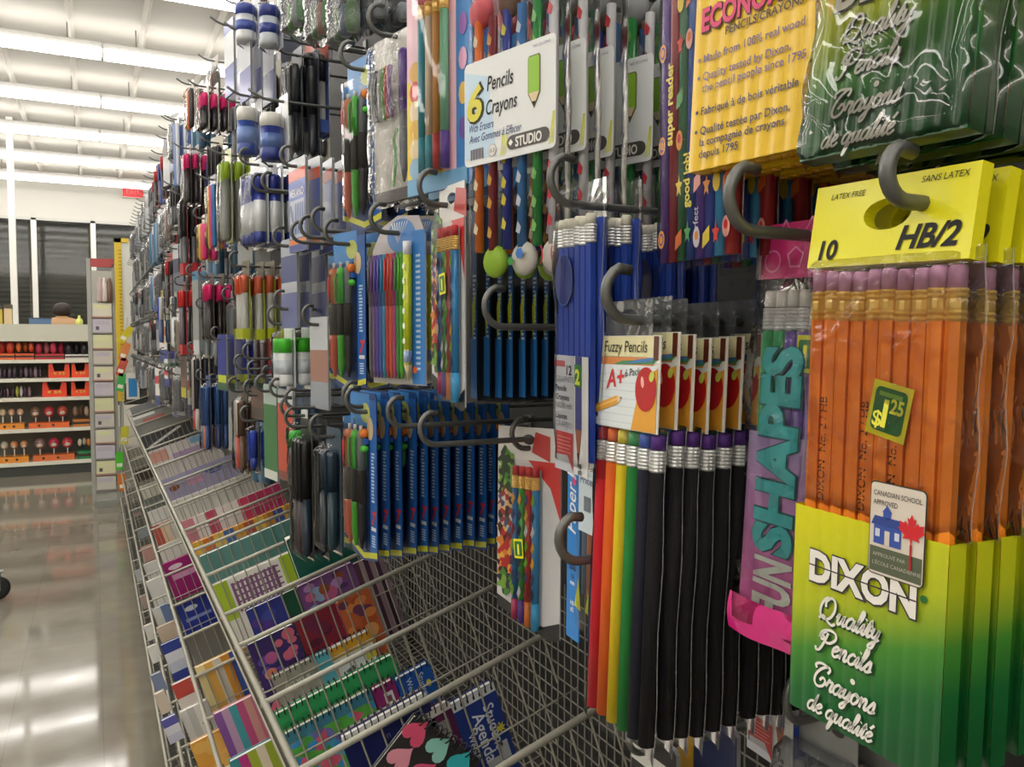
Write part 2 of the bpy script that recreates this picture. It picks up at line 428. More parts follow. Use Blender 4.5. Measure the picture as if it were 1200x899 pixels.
# fluorescent battens, in rows across the shop
LENS = glow('tube_lens', '#fffaf3', TUBE)
BODY = plastic('#8f8e8a')
ROWP, Y0 = 1.59, 7.90
LEN = 1.50
rows = [Y0 + ROWP * k for k in range(-7, 5)]
proto_light = None
for ri, y in enumerate(rows):
    for ci in range(-4, 3):
        xc = .125 + (LEN + .02) * (ci + .5)
        if xc + LEN / 2 > XR or xc - LEN / 2 < XL: continue
        if proto_light is None:
            t = thing('ceiling_light', '', 'light')
            h = LEN / 2; mb = MB(); mb.box(-h, h, -.035, .035, -.05, 0, BODY); mb.box(-h - .005, -h, -.04, .04, -.12, 0, BODY); mb.box(h, h + .005, -.04, .04, -.12, 0, BODY)
            for sx in (-.5, .5): mb.tube([(sx, 0, 0), (sx, 0, .15)], .006, BODY, 6)
            mb.build('housing', t)
            mb = MB()
            pts = [(-.04, -.05), (-.095, -.07), (-.05, -.125), (.05, -.125), (.095, -.07), (.04, -.05)]
            vs = [(-h + .002, a, b) for a, b in pts] + [(h - .002, a, b) for a, b in pts]
            mb.add(vs, [(i, i + 1, i + 7, i + 6) for i in range(5)] + [(0, 6, 11, 5), (5, 4, 3, 2, 1, 0), (6, 7, 8, 9, 10, 11)], LENS)
            mb.build('lens', t)
            proto_light = t
        else: t = copy_tree(proto_light)
        t.location = (xc, y, CEIL - .15)
        mid = 'over the aisle' if xc < .3 and xc > -1.2 else ('over the gondola' if xc >= .3 else 'over the open floor')
        t['label'] = 'lit fluorescent batten %s, fixture %d of row %d from the shop front' % (mid, ci + 5, len(rows) - ri)
        t['group'] = 'fluorescent battens on the ceiling'
# white post between floor and ceiling, exit sign
mb = MB(); p = at_y(15.5, 300, 11.6)
mb.box(p.x - .035, p.x + .035, 11.56, 11.64, 0, CEIL, plastic('#e8e7e0')); struct('column_1', mb)
p = at_y(156, 225, FARY - .1)
t = thing('exit_sign', 'small red lit exit sign high on the front wall above the hanging goods', 'sign', (p.x, FARY - .06, p.z - .0))
mb = MB(); mb.box(-.16, .16, -.03, .06, -.09, .09, plastic('#e9e6df')); mb.build('case', t)
mb = MB(); mb.rect(-.155, .155, -.085, .085, -.036, glow('exit_face', '#e8303a', .75)); mb.text('EXIT', 0, -.036, .1, glow('exit_letters', '#ff9a90', .35), y=-.041, align='CENTER'); mb.build('face', t)

# ------------------------------------------------------------------ the gondola run on the right
GEND = 7.35
PEG = bpy.data.materials.new('pegboard'); PEG.use_nodes = True
nt = PEG.node_tree; b = nt.nodes['Principled BSDF']; b.inputs['Roughness'].default_value = .6
tc = nt.nodes.new('ShaderNodeTexCoord'); vm = nt.nodes.new('ShaderNodeVectorMath'); vm.operation = 'SCALE'; vm.inputs[3].default_value = 1 / .0254
fr = nt.nodes.new('ShaderNodeVectorMath'); fr.operation = 'FRACTION'
sb = nt.nodes.new('ShaderNodeVectorMath'); sb.operation = 'SUBTRACT'; sb.inputs[1].default_value = (.5, .5, .5)
sx = nt.nodes.new('ShaderNodeSeparateXYZ'); cb = nt.nodes.new('ShaderNodeCombineXYZ'); ln = nt.nodes.new('ShaderNodeVectorMath'); ln.operation = 'LENGTH'
lt = nt.nodes.new('ShaderNodeMath'); lt.operation = 'LESS_THAN'; lt.inputs[1].default_value = .13
mx = nt.nodes.new('ShaderNodeMix'); mx.data_type = 'RGBA'; mx.inputs[6].default_value = lin('#232425'); mx.inputs[7].default_value = lin('#0b0b0b')
L = nt.links.new
L(tc.outputs['Object'], vm.inputs[0]); L(vm.outputs[0], fr.inputs[0]); L(fr.outputs[0], sb.inputs[0]); L(sb.outputs[0], sx.inputs[0])
L(sx.outputs[1], cb.inputs[0]); L(sx.outputs[2], cb.inputs[1]); L(cb.outputs[0], ln.inputs[0]); L(ln.outputs[1], lt.inputs[0]); L(lt.outputs[0], mx.inputs[0]); L(mx.outputs[2], b.inputs['Base Color'])
t = thing('shelving_gondola', 'long dark pegboard gondola carrying all the hanging stationery', 'shelving unit', (WALLX, 0, 0))
mb = MB(); mb.box(0, .02, -.6, GEND, .12, 2.32, PEG); mb.build('pegboard', t)
mb = MB()
for y in [-.6 + 1.135 * i for i in range(8)]: mb.box(-.012, .0, y - .015, y + .015, .1, 2.34, mat('#2e2f31', .4, .3))
mb.build('upright', t)
mb = MB(); mb.box(-.0, .03, -.6, GEND, 2.32, 2.345, mat('#8d8e8a', .5)); mb.build('top_rail', t)

mb = MB(); mb.box(.19, .585, -.6, GEND, 0, .07, mat('#3a3836', .6)); tag(mb.build('base_deck'), 'dark low base deck on the floor under the wire racks', 'base deck')
# ------------------------------------------------------------------ tiered wire racks below the hooks
SL = .33
ANG = math.atan(SL)
def tier(name_lbl, X, Z, ys, depth, hgt):
    """sloping wire shelf with wire dividers standing on it; ys: where the dividers stand"""
    t = thing('wire_rack', name_lbl, 'wire rack', (X, 0, Z), (0, -ANG, 0))
    y0, y1 = .30, 7.25
    mb = MB()
    mb.tube([(0, y0, 0), (0, y1, 0)], .0048, WIRE, 8)
    mb.tube([(0, y0, -hgt), (0, y1, -hgt)], .004, WIRE, 6)
    mb.build('front_rail', t)
    mb = MB()
    fine = Z > .8
    fd = depth - .065
    y = y0
    while y < y1:
        near = fine and y < 2.2
        mb.tube([(0, y, -hgt * .5), (0, y, -hgt), (fd, y, -hgt)] + ([(fd + (hgt + .06) * SL, y, .06)] if fine else []), .0013, WIREM, 4, False)
        y += .017 if near else .03
    nx = 22 if fine else 13
    if fine:
        for k in range(13): mb.tube([(fd + (hgt + .06) * SL * (k + 1) / 14, y0, -hgt + (hgt + .06) * (k + 1) / 14), (fd + (hgt + .06) * SL * (k + 1) / 14, y1 if k == 12 else 2.2, -hgt + (hgt + .06) * (k + 1) / 14)], .0013, WIREM, 4, False)
    for k in range(1, nx + 1):
        x = fd * k / nx
        mb.tube([(x, y0, -hgt + .002), (x, y1, -hgt + .002)], .0013, WIREM, 4, False)
    mb.build('mesh_floor', t)
    mb = MB()
    mb.tube([(-.004, 0, -.004), (-.004, 0, 0), (depth, 0, .0)], .0042, WIRE, 8)
    mb.tube([(0, 0, -hgt * .5), (depth, 0, -hgt * .5)], .0015, WIRE, 4)
    for k in range(1, 14):
        x = depth * k / 14
        mb.tube([(x, 0, 0), (x, 0, -hgt if x < fd else -hgt + (x - fd) / SL)], .0014, WIRE, 5, False)
    d0 = mb.build('divider', t, (0, ys[0], 0))
    for y in ys[1:]:
        d = d0.copy(); C.objects.link(d); d.location = (0, y, 0)
    mb = MB()
    for y in (y0, y1):
        mb.tube([(0, y, 0), (depth, y, 0)], .004, WIRE, 6)
        mb.tube([(0, y, -hgt), (fd, y, -hgt)], .004, WIRE, 6)
        mb.tube([(0, y, -hgt), (0, y, 0)], .004, WIRE, 6)
    mb.build('end_frame', t)
    return t
YA = [.50, .754, .948, 1.153, 1.39, 1.56, 1.84, 2.08, 2.31, 2.66, 3.07, 3.53, 4.12, 4.7, 5.3, 6.0, 6.6]
def drift(a, f): return [y * f + a for y in YA]
TIERS = [(.20, .90, YA, .37, .19), (.19, .615, [1.05, 1.3, 1.55, 1.78, 2.02, 2.3, 2.6, 2.95, 3.3, 3.7, 4.2, 4.7, 5.3, 5.9, 6.5], .38, .17),
         (.175, .345, [1.5, 1.75, 2.0, 2.25, 2.55, 2.85, 3.2, 3.6, 4.0, 4.5, 5.0, 5.6, 6.2, 6.8], .39, .13),
         (.165, .150, [1.7, 2.0, 2.3, 2.6, 2.95, 3.3, 3.7, 4.1, 4.6, 5.1, 5.7, 6.3], .40, .055)]
for i, a in enumerate(TIERS):
    tier(['topmost', 'second', 'third', 'lowest'][i] + ' sloping grey wire rack with dividers below the hanging stationery', *a)

# ================================================================== books standing in the wire racks
PAPER = matte('#e4e2da')
BLACKW = mat('#1b1b1d', .4, .3)
def stripes(cols, vertical=True):
    def f(mb, w, h):
        n = len(cols)
        for i, c in enumerate(cols):
            if vertical: mb.rect(w * i / n, w * (i + 1) / n, -h, 0, -.0004, card(c))
            else: mb.rect(0, w, -h * (i + 1) / n, -h * i / n, -.0004, card(c))
    return f
def blobs(base, cols, n, r, seed=1, depth=None):
    def f(mb, w, h):
        q = random.Random(seed)
        for i in range(n):
            x, z = q.uniform(.1, .9) * w, -q.uniform(.04, .96) * min(h, depth or h); rr = r * q.uniform(.6, 1.3)
            rr = min(rr, x, w - x)
            if -z < rr: z = -rr
            mb.disc(x, z, rr, rr * q.uniform(.6, 1.0), -.0003 - .00003 * i, card(q.choice(cols)), 10, q.uniform(0, .5) if rr < min(x, w - x) * .8 else 0)
    return f
def notebook(label, loc, w, h, base, art=None, spiral=None, d=.012, cat='notebook', name='spiral_notebook', rot=(0, -ANG, 0), group=None, margin=None):
    t = thing(name, label, cat, loc, rot, group)
    mb = MB()
    mb.prism([(0, -h), (w, -h), (w, -.003), (w - .003, 0), (.003, 0), (0, -.003)], 0, .0012, card(base))
    if margin: mb.rect(0, w, -.017, 0, -.0003, card(margin))
    if art: art(mb, w, h)
    mb.build('cover', t)
    mb = MB(); mb.box(.002, w - .002, .0013, d - .0013, -h + .002, -.002, PAPER); mb.build('pages', t)
    mb = MB(); mb.box(0, w, d - .0012, d, -h, 0, card(base)); mb.build('back_cover', t)
    if spiral:
        mb = MB(); k = max(4, int(w / .0085))
        sm = mat(spiral, .35, .3)
        for i in range(k):
            x = w * (i + .5) / k
            mb.tube([(x + .0008 * math.sin(a), d / 2 - (d / 2 + .0025) * math.cos(a), .001 + .0075 * math.sin(a) - .002) for a in [2 * PI * j / 10 - .6 for j in range(11)]], .0009, sm, 5, False)
        mb.build('spiral_binding', t)
    return t
def nb(ti, Yd, TL, TR, h, base, label, art=None, spiral=None, yo=.008, d=.012, **k):
    X, Z, ys, dep, hg = TIERS[ti]
    Y = Yd + yo
    a = at_y(TL[0], TL[1], Y); b = at_y(TR[0], TR[1], Y)
    ca, sa = math.cos(ANG), math.sin(ANG)
    def loc2(p): return (p.x - X) * ca + (p.z - Z) * sa, -(p.x - X) * sa + (p.z - Z) * ca
    s0, t0 = loc2(a); s1, t1 = loc2(b)
    s0 = max(s0, .008); s1 = min(s1, .318)
    tt = (t0 + t1) / 2
    h = min(h, hg + tt - .004)
    if h < .02: h = .02
    P = Vector((X + s0 * ca - tt * sa, Y, Z + s0 * sa + tt * ca))
    return notebook(label, P, max(.02, s1 - s0), h, base, art, spiral, d, **k)
def agenda_art(mb, w, h):
    wh = matte('#cfd6e2')
    mb.rect(0, w, -.012, 0, -.0003, card('#c9ccd2'))
    for i in range(7): mb.rect(w * (i + .3) / 7, w * (i + .62) / 7, -.009, -.004, -.0005, card('#22252f'))
    mb.text('Student', w * .62, -.024, .021, wh, -.0006, rot=-PI / 2, bold=.01)
    mb.text('Agenda', w * .34, -.028, .024, wh, -.0006, rot=-PI / 2, bold=.012)
    mb.text('Weekly', w * .13, -.05, .0125, wh, -.0006, rot=-PI / 2)
    pts = []
    for i in range(16):
        a = 2 * PI * i / 16; r = .0085 if i % 2 == 0 else .0045
        pts.append((w * .84 + r * math.cos(a), -.063 + r * math.sin(a)))
    mb.poly(pts, -.0006, card('#c7bb3d'))
    mb.rect(w * .35, w * .9, -.108, -.098, -.0005, card('#a9adb2')); mb.rect(w * .7, w * .9, -.104, -.082, -.0006, card('#a9adb2'))
def heart(mb, cx, cz, s, m, rot=0, y=-.0006):
    P = []
    for i in range(22):
        a = 2 * PI * i / 22
        x = 16 * math.sin(a) ** 3 / 17; z = (13 * math.cos(a) - 5 * math.cos(2 * a) - 2 * math.cos(3 * a) - math.cos(4 * a)) / 17
        P.append((cx + s * (x * math.cos(rot) - z * math.sin(rot)), cz + s * (x * math.sin(rot) + z * math.cos(rot))))
    mb.poly(P[::-1], y, m)
def hearts_art(mb, w, h):
    cs = ['#e85a80', '#e8606a', '#9adbd2', '#f0a0b4', '#3fc9d6', '#ea5d8a']
    q = random.Random(4); i = 0
    for r in range(5):
        for c in range(3):
            heart(mb, w * (c + .5) / 3 - .004 + .005 * (r % 2), -.0155 - r * .032, .0185, card(cs[(r * 3 + c * 2) % 6]), PI + q.uniform(-.4, .4), -.0004 - .00001 * i); i += 1
# behind the second near divider: navy, plum and agenda books; a heart-patterned one in front of them
nb(0, .948, (398, 862), (500, 815), .16, '#232a66', 'navy spiral notebook with a white punched strip, left of the plum one', lambda mb, w, h: [mb.rect(0, w, -.013, 0, -.0003, card('#d7d9d6'))] + [mb.rect(w * (i + .35) / 9, w * (i + .6) / 9, -.010, -.004, -.0005, card('#33363a')) for i in range(9)] + [mb.text('n', w * .45, -.03, .012, card('#8087ad'), -.0005)], '#1a1a1c')
nb(0, .948, (499, 836), (526, 822), .16, '#5a1f4a', 'plum spiral notebook with a grey panel between the navy book and the agenda', lambda mb, w, h: [mb.rect(w * .3, w * .75, -.05, -.02, -.0004, card('#8d8a88')), mb.rect(0, w, -.01, 0, -.0004, card('#d4d2cd'))], '#1a1a1c')
nb(0, .948, (528, 826), (578, 800), .17, '#1d357e', 'dark blue weekly student agenda with white lettering and a yellow sun', agenda_art, '#26282c')
p = at_y(487, 838, .86)
notebook('black notebook covered in pink and mint hearts, tipped over nearest the camera', p, .115, .15, '#2f2e30', hearts_art, '#17171a', rot=(.12, math.radians(42), .1), d=.006)
CLOUDY = noise_mat('cloudy_print', ['#3f93d0', '#55ab3f', '#6f6fae', '#4aa8c9', '#58b048', '#d9607f', '#3f93d0', '#5aa844'], 75, .4, kind='cells')
# behind the third near divider
nb(0, 1.153, (318, 836), (462, 770), .17, '#2d9a58', 'plain green spiral notebook standing behind the dotted notebook', None, '#17171a', yo=.03)
nb(0, 1.153, (333, 860), (434, 809), .13, '#6a8f62', 'spiral notebook with a blue, green and pink cloudy dot pattern', lambda mb, w, h: mb.rect(.0005, w - .0005, -h, -.018, -.0004, CLOUDY), '#141416', margin='#3f7f96')
nb(0, 1.153, (436, 809), (461, 796), .13, '#8b2a6b', 'magenta notebook with a white label between dotted and blue notebooks', lambda mb, w, h: [mb.rect(w * .4, w * .8, -.035, -.014, -.0004, card('#e0dcd8')), mb.rect(w * .5, w * .7, -.03, -.02, -.0006, card('#8a5570'))], '#1a1a1c')
nb(0, 1.153, (463, 796), (503, 777), .13, '#1f56a8', 'bright blue student notebook with white title, right of the magenta one', lambda mb, w, h: [mb.text('Student', w * .58, -.008, .014, card('#cfdcec'), -.0005, rot=-PI / 2, bold=.01), mb.text('Weekly', w * .25, -.008, .012, card('#cfdcec'), -.0005, rot=-PI / 2), mb.disc(w * .82, -.03, .004, .006, -.0005, card('#d6c94a'))], '#1a1a1c')
# behind the fourth
nb(0, 1.39, (290, 758), (343, 730), .16, '#41286f', 'purple notebook strewn with pink flowers', blobs('', ['#c25f9c', '#d96a86', '#6b4fae', '#3b4fa0', '#e08a7a'], 26, .012, 5, .13), None, yo=.028)
nb(0, 1.39, (345, 729), (392, 706), .16, '#8a1f38', 'crimson notebook with pink ribbons, beside the flowered purple one', blobs('', ['#d8436c', '#5d1a3a', '#c0305a', '#74264a'], 18, .014, 6, .12), None, yo=.028)
nb(0, 1.39, (394, 706), (432, 688), .16, '#c5643a', 'orange notebook with warm rosette print behind the yellow pad', blobs('', ['#e08a4a', '#b9552d', '#e8a765', '#6e3a5e'], 16, .012, 7, .12), None, yo=.028)
nb(0, 1.39, (318, 795), (366, 771), .13, '#9f9c92', 'grey spiral pad with white block lettering', lambda mb, w, h: mb.text('GET YOUR', w * .22, -.03, .011, card('#e6e4de'), -.0005, bold=.02, wid=w * .62), '#242426')
nb(0, 1.39, (367, 771), (384, 762), .13, '#5fb3c8', 'pale turquoise pad squeezed between grey and yellow pads', None, '#242426')
nb(0, 1.39, (385, 762), (432, 739), .13, '#dfe4e6', 'white pad with a broad yellow band and black spiral', lambda mb, w, h: [mb.rect(0, w, -.022, 0, -.0003, card('#e2a838')), mb.poly([(w * .2, -.05), (w * .4, -.045), (w * .55, -.06), (w * .3, -.065)], -.0004, card('#6b7078')), mb.rect(w * .75, w, -.05, -.035, -.0004, card('#d8d04a'))], '#17171a')
# behind the fifth
nb(0, 1.56, (288, 717), (330, 697), .16, '#33408f', 'indigo notebook at the open end, left of the violet pads', blobs('', ['#4553a6', '#2c3279', '#5a3f92'], 10, .014, 8, .12), None)
nb(0, 1.56, (331, 697), (347, 689), .16, '#1d5a43', 'slim bottle-green pad between indigo and violet pads', None, None)
nb(0, 1.56, (348, 689), (412, 658), .17, '#7a5590', 'violet notebook printed with pink and lilac petals', blobs('', ['#b08cc8', '#5d3f78', '#c96a9a', '#8fb4d2', '#9a5a3e'], 30, .012, 9, .13), None)
nb(0, 1.56, (414, 662), (446, 646), .17, '#5a3a4c', 'dark mauve striped pad standing nearest the pegboard in its slot', stripes(['#5a3a4c', '#a9949c', '#4a2d44', '#9b828e', '#3f2a45', '#84707c'], True), None)
nb(0, 1.56, (335, 634), (404, 603), .27, '#12584a', 'tall dark green binder sticking up out of the rack', None, None, yo=.05, d=.03, cat='binder', name='ring_binder')
# further along the top rack
nb(0, 1.84, (246, 690), (338, 646), .16, '#ece9e2', 'white pad with a plum gingham panel and lime ends', lambda mb, w, h: [mb.rect(0, w * .17, -.09, 0, -.0003, card('#b2cf35')), mb.rect(w * .85, w, -.09, 0, -.0003, card('#b2cf35'))] + [mb.rect(w * (.2 + .06 * i), w * (.2 + .06 * i + .035), -.08, -.012, -.0003, card('#8c5f88')) for i in range(10)] + [mb.rect(w * .2, w * .82, -.018 - .014 * j, -.014 - .014 * j, -.0005, card('#8c5f88')) for j in range(5)])
nb(0, 2.08, (228, 656), (345, 606), .15, '#5d918c', 'teal folder with grey edge in front of the orange books', None, None, d=.02, cat='folder', name='paper_folder')
SPINES = stripes(['#e8b345', '#d97a3a', '#e9c05a', '#4d6fae', '#e6a033', '#c9604a', '#efc452', '#dd8f2c', '#4a5fae', '#e9ab3a', '#2e2e30'])
nb(0, 2.31, (220, 640), (352, 585), .15, '#e0a030', 'row cover of orange and yellow exercise books with blue panels', SPINES, None, cat='book', name='exercise_book')
nb(0, 2.66, (209, 612), (330, 566), .15, '#d8c9cc', 'white pad with raspberry and pink stripes', stripes(['#d9869c', '#efe6e6', '#c84f74', '#f0e8e8', '#e8e0e0', '#d8436f', '#c23c72', '#cc3f74', '#c9407a']), None)
nb(0, 3.07, (196, 590), (315, 545), .16, '#dcdad4', 'large blank white pad near the middle of the top rack', None, None)
nb(0, 3.53, (187, 564), (290, 526), .16, '#a7a2c6', 'lavender colouring book with a blue bow and a brown face spot', lambda mb, w, h: [mb.disc(w * .12, -.045, .02, .014, -.0004, card('#8a4f3c')), mb.disc(w * .65, -.03, .035, .015, -.0004, card('#4f63b0')), mb.rect(w * .28, w * .5, -.06, -.03, -.0004, card('#d49cc0'))], None, cat='book', name='colouring_book')
nb(0, 4.12, (168, 532), (262, 499), .15, '#d9d2d0', 'white booklet with a salmon title and lilac foot', lambda mb, w, h: [mb.rect(0, w * .25, -.06, -.01, -.0004, card('#d8a090')), mb.rect(w * .3, w, -.08, -.045, -.0004, card('#b79fc4')), mb.rect(w * .6, w, -.03, 0, -.0004, card('#7fb3d4'))], None, cat='book', name='booklet')
nb(0, 4.7, (164, 514), (232, 489), .14, '#44474a', 'charcoal pad with a white diagonal streak', lambda mb, w, h: mb.poly([(w * .05, -.06), (w * .1, -.068), (w * .7, -.012), (w * .64, -.004)], -.0004, card('#e3e3e1')))
nb(0, 5.3, (156, 492), (225, 464), .15, '#9c9d99', 'grey board pad with a faded red stamp', lambda mb, w, h: [mb.rect(w * .15, w * .55, -.05, -.028, -.0004, card('#b9756c')), mb.rect(0, w * .4, -.016, 0, -.0004, card('#e8e8e4'))])
nb(0, 6.0, (152, 479), (210, 458), .14, '#85878a', 'plain mid-grey pad near the far end of the top rack')
# second rack
LOW = [
 (1.45, (268, 893), (330, 862), '#3d8f98', stripes(['#3d8f98', '#c2398a', '#a8b93a', '#e8dcc4', '#a8b93a', '#6a2a50']), 'striped folder in teal, magenta and lime nearest along the second rack'),
 (1.72, (250, 838), (318, 804), '#d98aa0', stripes(['#8d5aa8', '#c9a2c4', '#4fa8b4', '#cf5a8c', '#e0a39c', '#d9738f', '#e8b6bc', '#d9738f']), 'pink candy-striped folder in the second rack'),
 (2.02, (228, 783), (286, 757), '#e8c46a', stripes(['#ead9a0', '#e6b65c', '#d8d2c4', '#e09a34', '#3f58a8', '#e39a30']), 'cream and orange exercise book in the second rack'),
 (2.30, (214, 748), (262, 728), '#7c7b78', None, 'bare grey board pad in the second rack'),
 (2.60, (203, 712), (255, 690), '#24389a', lambda mb, w, h: [mb.disc(w * .3, -.022, .02, .008, -.0004, card('#c9d3e8')), mb.rect(w * .1, w * .7, -.06, -.05, -.0004, card('#8b9bd2'))], 'royal blue paper pack with a pale oval'),
 (3.05, (183, 664), (232, 645), '#a01f72', lambda mb, w, h: [mb.disc(w * .3, -.024, .024, .009, -.0004, card('#ead3e0')), mb.rect(w * .12, w * .8, -.07, -.05, -.0004, card('#d698bf'))], 'magenta paper pack with a pale oval'),
 (3.5, (176, 645), (222, 627), '#dedbd4', None, 'white copy-paper pack behind the magenta pack'),
 (3.9, (170, 622), (212, 604), '#b9675a', stripes(['#c4584c', '#e8c9a8', '#d9d4c8', '#a8776a']), 'red and cream flyer pack in the second rack'),
 (4.3, (166, 604), (205, 588), '#e9e8e4', None, 'bright white envelope pack in the second rack'),
 (4.8, (163, 590), (198, 574), '#6e7470', None, 'grey-green envelope pack in the second rack'),
 (5.3, (159, 575), (186, 560), '#d8d3c6', None, 'beige card pack in the second rack'),
 (6.0, (152, 556), (176, 544), '#4a3c38', None, 'dark brown carton in the second rack'),
]
for Y, a, b, base, art, lb in LOW: nb(1, Y, a, b, .14, base, lb, art, None, cat='paper pack', name='paper_pack')
LOW3 = [
 (1.75, (222, 873), (262, 853), '#e3a545', blobs('', ['#f0c070', '#d9843a', '#e8b860'], 8, .02, 2, .08), 'orange gift-wrap pack nearest along the third rack'),
 (2.0, (210, 836), (242, 820), '#dcdad5', stripes(['#e2e0da', '#c9c9c4', '#e6e4de', '#bdbdb8']), 'white ribbed envelope pack in the third rack'),
 (2.3, (201, 804), (228, 791), '#d8c9c4', stripes(['#c9504a', '#e6ddd6', '#e6ddd6'], False), 'white pack with a red top edge in the third rack'),
 (2.65, (188, 757), (214, 745), '#34479a', stripes(['#34479a', '#dfe2ea', '#c9cfe0', '#34479a'], False), 'blue pack with a white middle in the third rack'),
 (3.05, (183, 737), (204, 727), '#cbb9a4', None, 'tan card pack in the third rack'),
 (3.4, (178, 716), (196, 706), '#8f9db4', stripes(['#d8d8d4', '#6f86b0']), 'grey-blue leaflet pack in the third rack'),
 (3.8, (170, 684), (188, 674), '#e6e6e2', None, 'white label pack in the third rack'),
 (4.2, (167, 664), (184, 655), '#dfe0dc', None, 'off-white label pack behind the white label pack'),
 (4.7, (161, 645), (178, 636), '#cf9f96', None, 'dusty pink pack in the third rack'),
 (5.3, (158, 624), (172, 616), '#9aa3ab', None, 'steel grey pack in the third rack'),
 (6.0, (153, 605), (164, 599), '#b08f8c', None, 'mauve pack near the far end of the third rack')]
for Y, a, b, base, art, lb in LOW3: nb(2, Y, a, b, .13, base, lb, art, None, cat='paper pack', name='paper_pack')
LOW4 = [
 (1.95, (188, 845), (206, 838), '#5f6cae', stripes(['#5f5fb0', '#d9dbe6', '#c3c6dc'], False), 'violet-blue pack nearest along the lowest rack'),
 (2.3, (180, 815), (192, 809), '#d2c3b4', None, 'sandy pack in the lowest rack'),
 (2.6, (176, 793), (188, 787), '#7f8fae', None, 'slate blue pack in the lowest rack'),
 (2.95, (172, 760), (184, 754), '#e3e3df', None, 'white pack in the lowest rack'),
 (3.3, (168, 735), (178, 730), '#dad9d5', None, 'pale pack in the lowest rack'),
 (3.9, (163, 700), (172, 696), '#a9958f', None, 'taupe pack in the lowest rack'),
 (4.6, (157, 670), (164, 667), '#b9bcc2', None, 'silver-grey pack in the lowest rack')]
for Y, a, b, base, art, lb in LOW4: nb(3, Y, a, b, .06, base, lb, art, None, cat='paper pack', name='paper_pack')

# ================================================================== hanging packs nearest the camera
def hexpencil(name, parent, x, y, ztop, zbot, r, body, ferr=GOLD, eras=None, el=.0085, fl=.0125, n=6, tip=None, marks=None):
    """eraser up; el / fl: eraser and ferrule lengths"""
    t = ztop
    zb = t - el - fl
    mb = MB()
    prof = [(r, zbot), (r, zb)]
    if tip: prof = [(.0004, zbot), (r, zbot + .016), (r, zb)]
    mb.lathe(prof, x, y, body, n, n > 8, PI / 6)
    if tip:
        mb.lathe([(.0003, zbot - .0006), (r * .95, zbot + .0162)], x, y, tip, 10)
    if marks: marks(mb, x, y)
    o = mb.build(name, parent)
    mb = MB(); q = r * 1.02
    if fl > .0126 or ferr is SILVER: mb.lathe([(q * (1.12 if k % 2 else .97), zb + fl * (.04 + .92 * k / 12)) for k in range(13)], x, y, ferr, 12, False)
    else: mb.lathe([(q, zb), (q * 1.14, zb + fl * .08), (q * .94, zb + fl * .17), (q * 1.14, zb + fl * .26), (q * .96, zb + fl * .34), (q * 1.02, zb + fl * .4), (q * 1.02, zb + fl * .62), (q * .96, zb + fl * .68), (q * 1.14, zb + fl * .76), (q * .94, zb + fl * .84), (q * 1.14, zb + fl * .93), (q, zb + fl)], x, y, ferr, 12, False)
    mb.build('ferrule', o)
    if eras:
        mb = MB(); mb.lathe([(r * .93, t - el), (r * .93, t - .0012), (r * .7, t)], x, y, eras, 12); mb.build('eraser', o)
    return o
def bag(parent, w, z0, z1, y0, y1, m=FILM, name='bag', amp=.0012, hole=None, nu=10, nv=24, seed=0):
    """loose clear bag around a pack: a front sheet closing on a back sheet at its edges"""
    q = random.Random(seed)
    ph = [q.uniform(0, 6) for _ in range(6)]
    sw = w / 2 + .0004
    mb = MB()
    def f(u, v):
        e = min(1, 22 * min(u, 1 - u)) * min(1, 25 * min(v, 1 - v) + .1)
        wob = amp * (math.sin(9 * u + ph[0] + 7 * v) + math.sin(17 * v + ph[1]) + .7 * math.sin(23 * u * v + ph[2]))
        return ((u - .5) * w + .001 * math.sin(14 * v + ph[3]), y1 * .5 + (y0 - y1 * .5) * e ** .5 - abs(wob) * e, z0 + (z1 - z0) * v)
    mb.sheet(f, nu, nv, m)
    mb.sheet(lambda u, v: ((.5 - u) * w + .001 * math.sin(14 * v + ph[3]), y1 * .5 + (y1 * .5) * min(1, 6 * min(u, 1 - u)) ** .5, z0 + (z1 - z0) * v), nu, 6, m)
    for sx in (-1, 1): mb.tube([(sx * sw + .001 * math.sin(14 * v + ph[3]), y1 * .5, z0 + (z1 - z0) * v) for v in [i / 10 for i in range(11)]], .0003, SEAM, 4)
    return mb.build(name, parent)
def holed_card(mb, w, z0, z1, hx, hz, hrx, hrz, y0, y1, m, top=None, n=24):
    """card with an elliptical hang hole; top: outline of its upper edge as (x, z) from right to left"""
    inner = [(hx + hrx * math.cos(2 * PI * i / n), hz + hrz * math.sin(2 * PI * i / n)) for i in range(n)]
    outer = []
    for i in range(n):
        a = 2 * PI * i / n
        dx, dz = math.cos(a), math.sin(a)
        k = 1e9
        if dx > 1e-6: k = min(k, (w / 2 - hx) / dx)
        if dx < -1e-6: k = min(k, (-w / 2 - hx) / dx)
        if dz > 1e-6: k = min(k, (z1 - hz) / dz)
        if dz < -1e-6: k = min(k, (z0 - hz) / dz)
        outer.append((hx + dx * k, hz + dz * k))
    cor = [(w / 2, z1), (-w / 2, z1), (-w / 2, z0), (w / 2, z0)]
    for c in cor:
        j = min(range(n), key=lambda i: (outer[i][0] - c[0]) ** 2 + (outer[i][1] - c[1]) ** 2)
        outer[j] = c
    vs = [(x, y0, z) for x, z in inner + outer] + [(x, y1, z) for x, z in inner + outer]
    fs = []
    for i in range(n):
        j = (i + 1) % n
        fs += [(i, j, n + j, n + i)[::-1], (2 * n + i, 2 * n + j, 3 * n + j, 3 * n + i), (i, j, 2 * n + j, 2 * n + i), (n + i, n + j, 3 * n + j, 3 * n + i)[::-1]]
    mb.add(vs, fs, m)
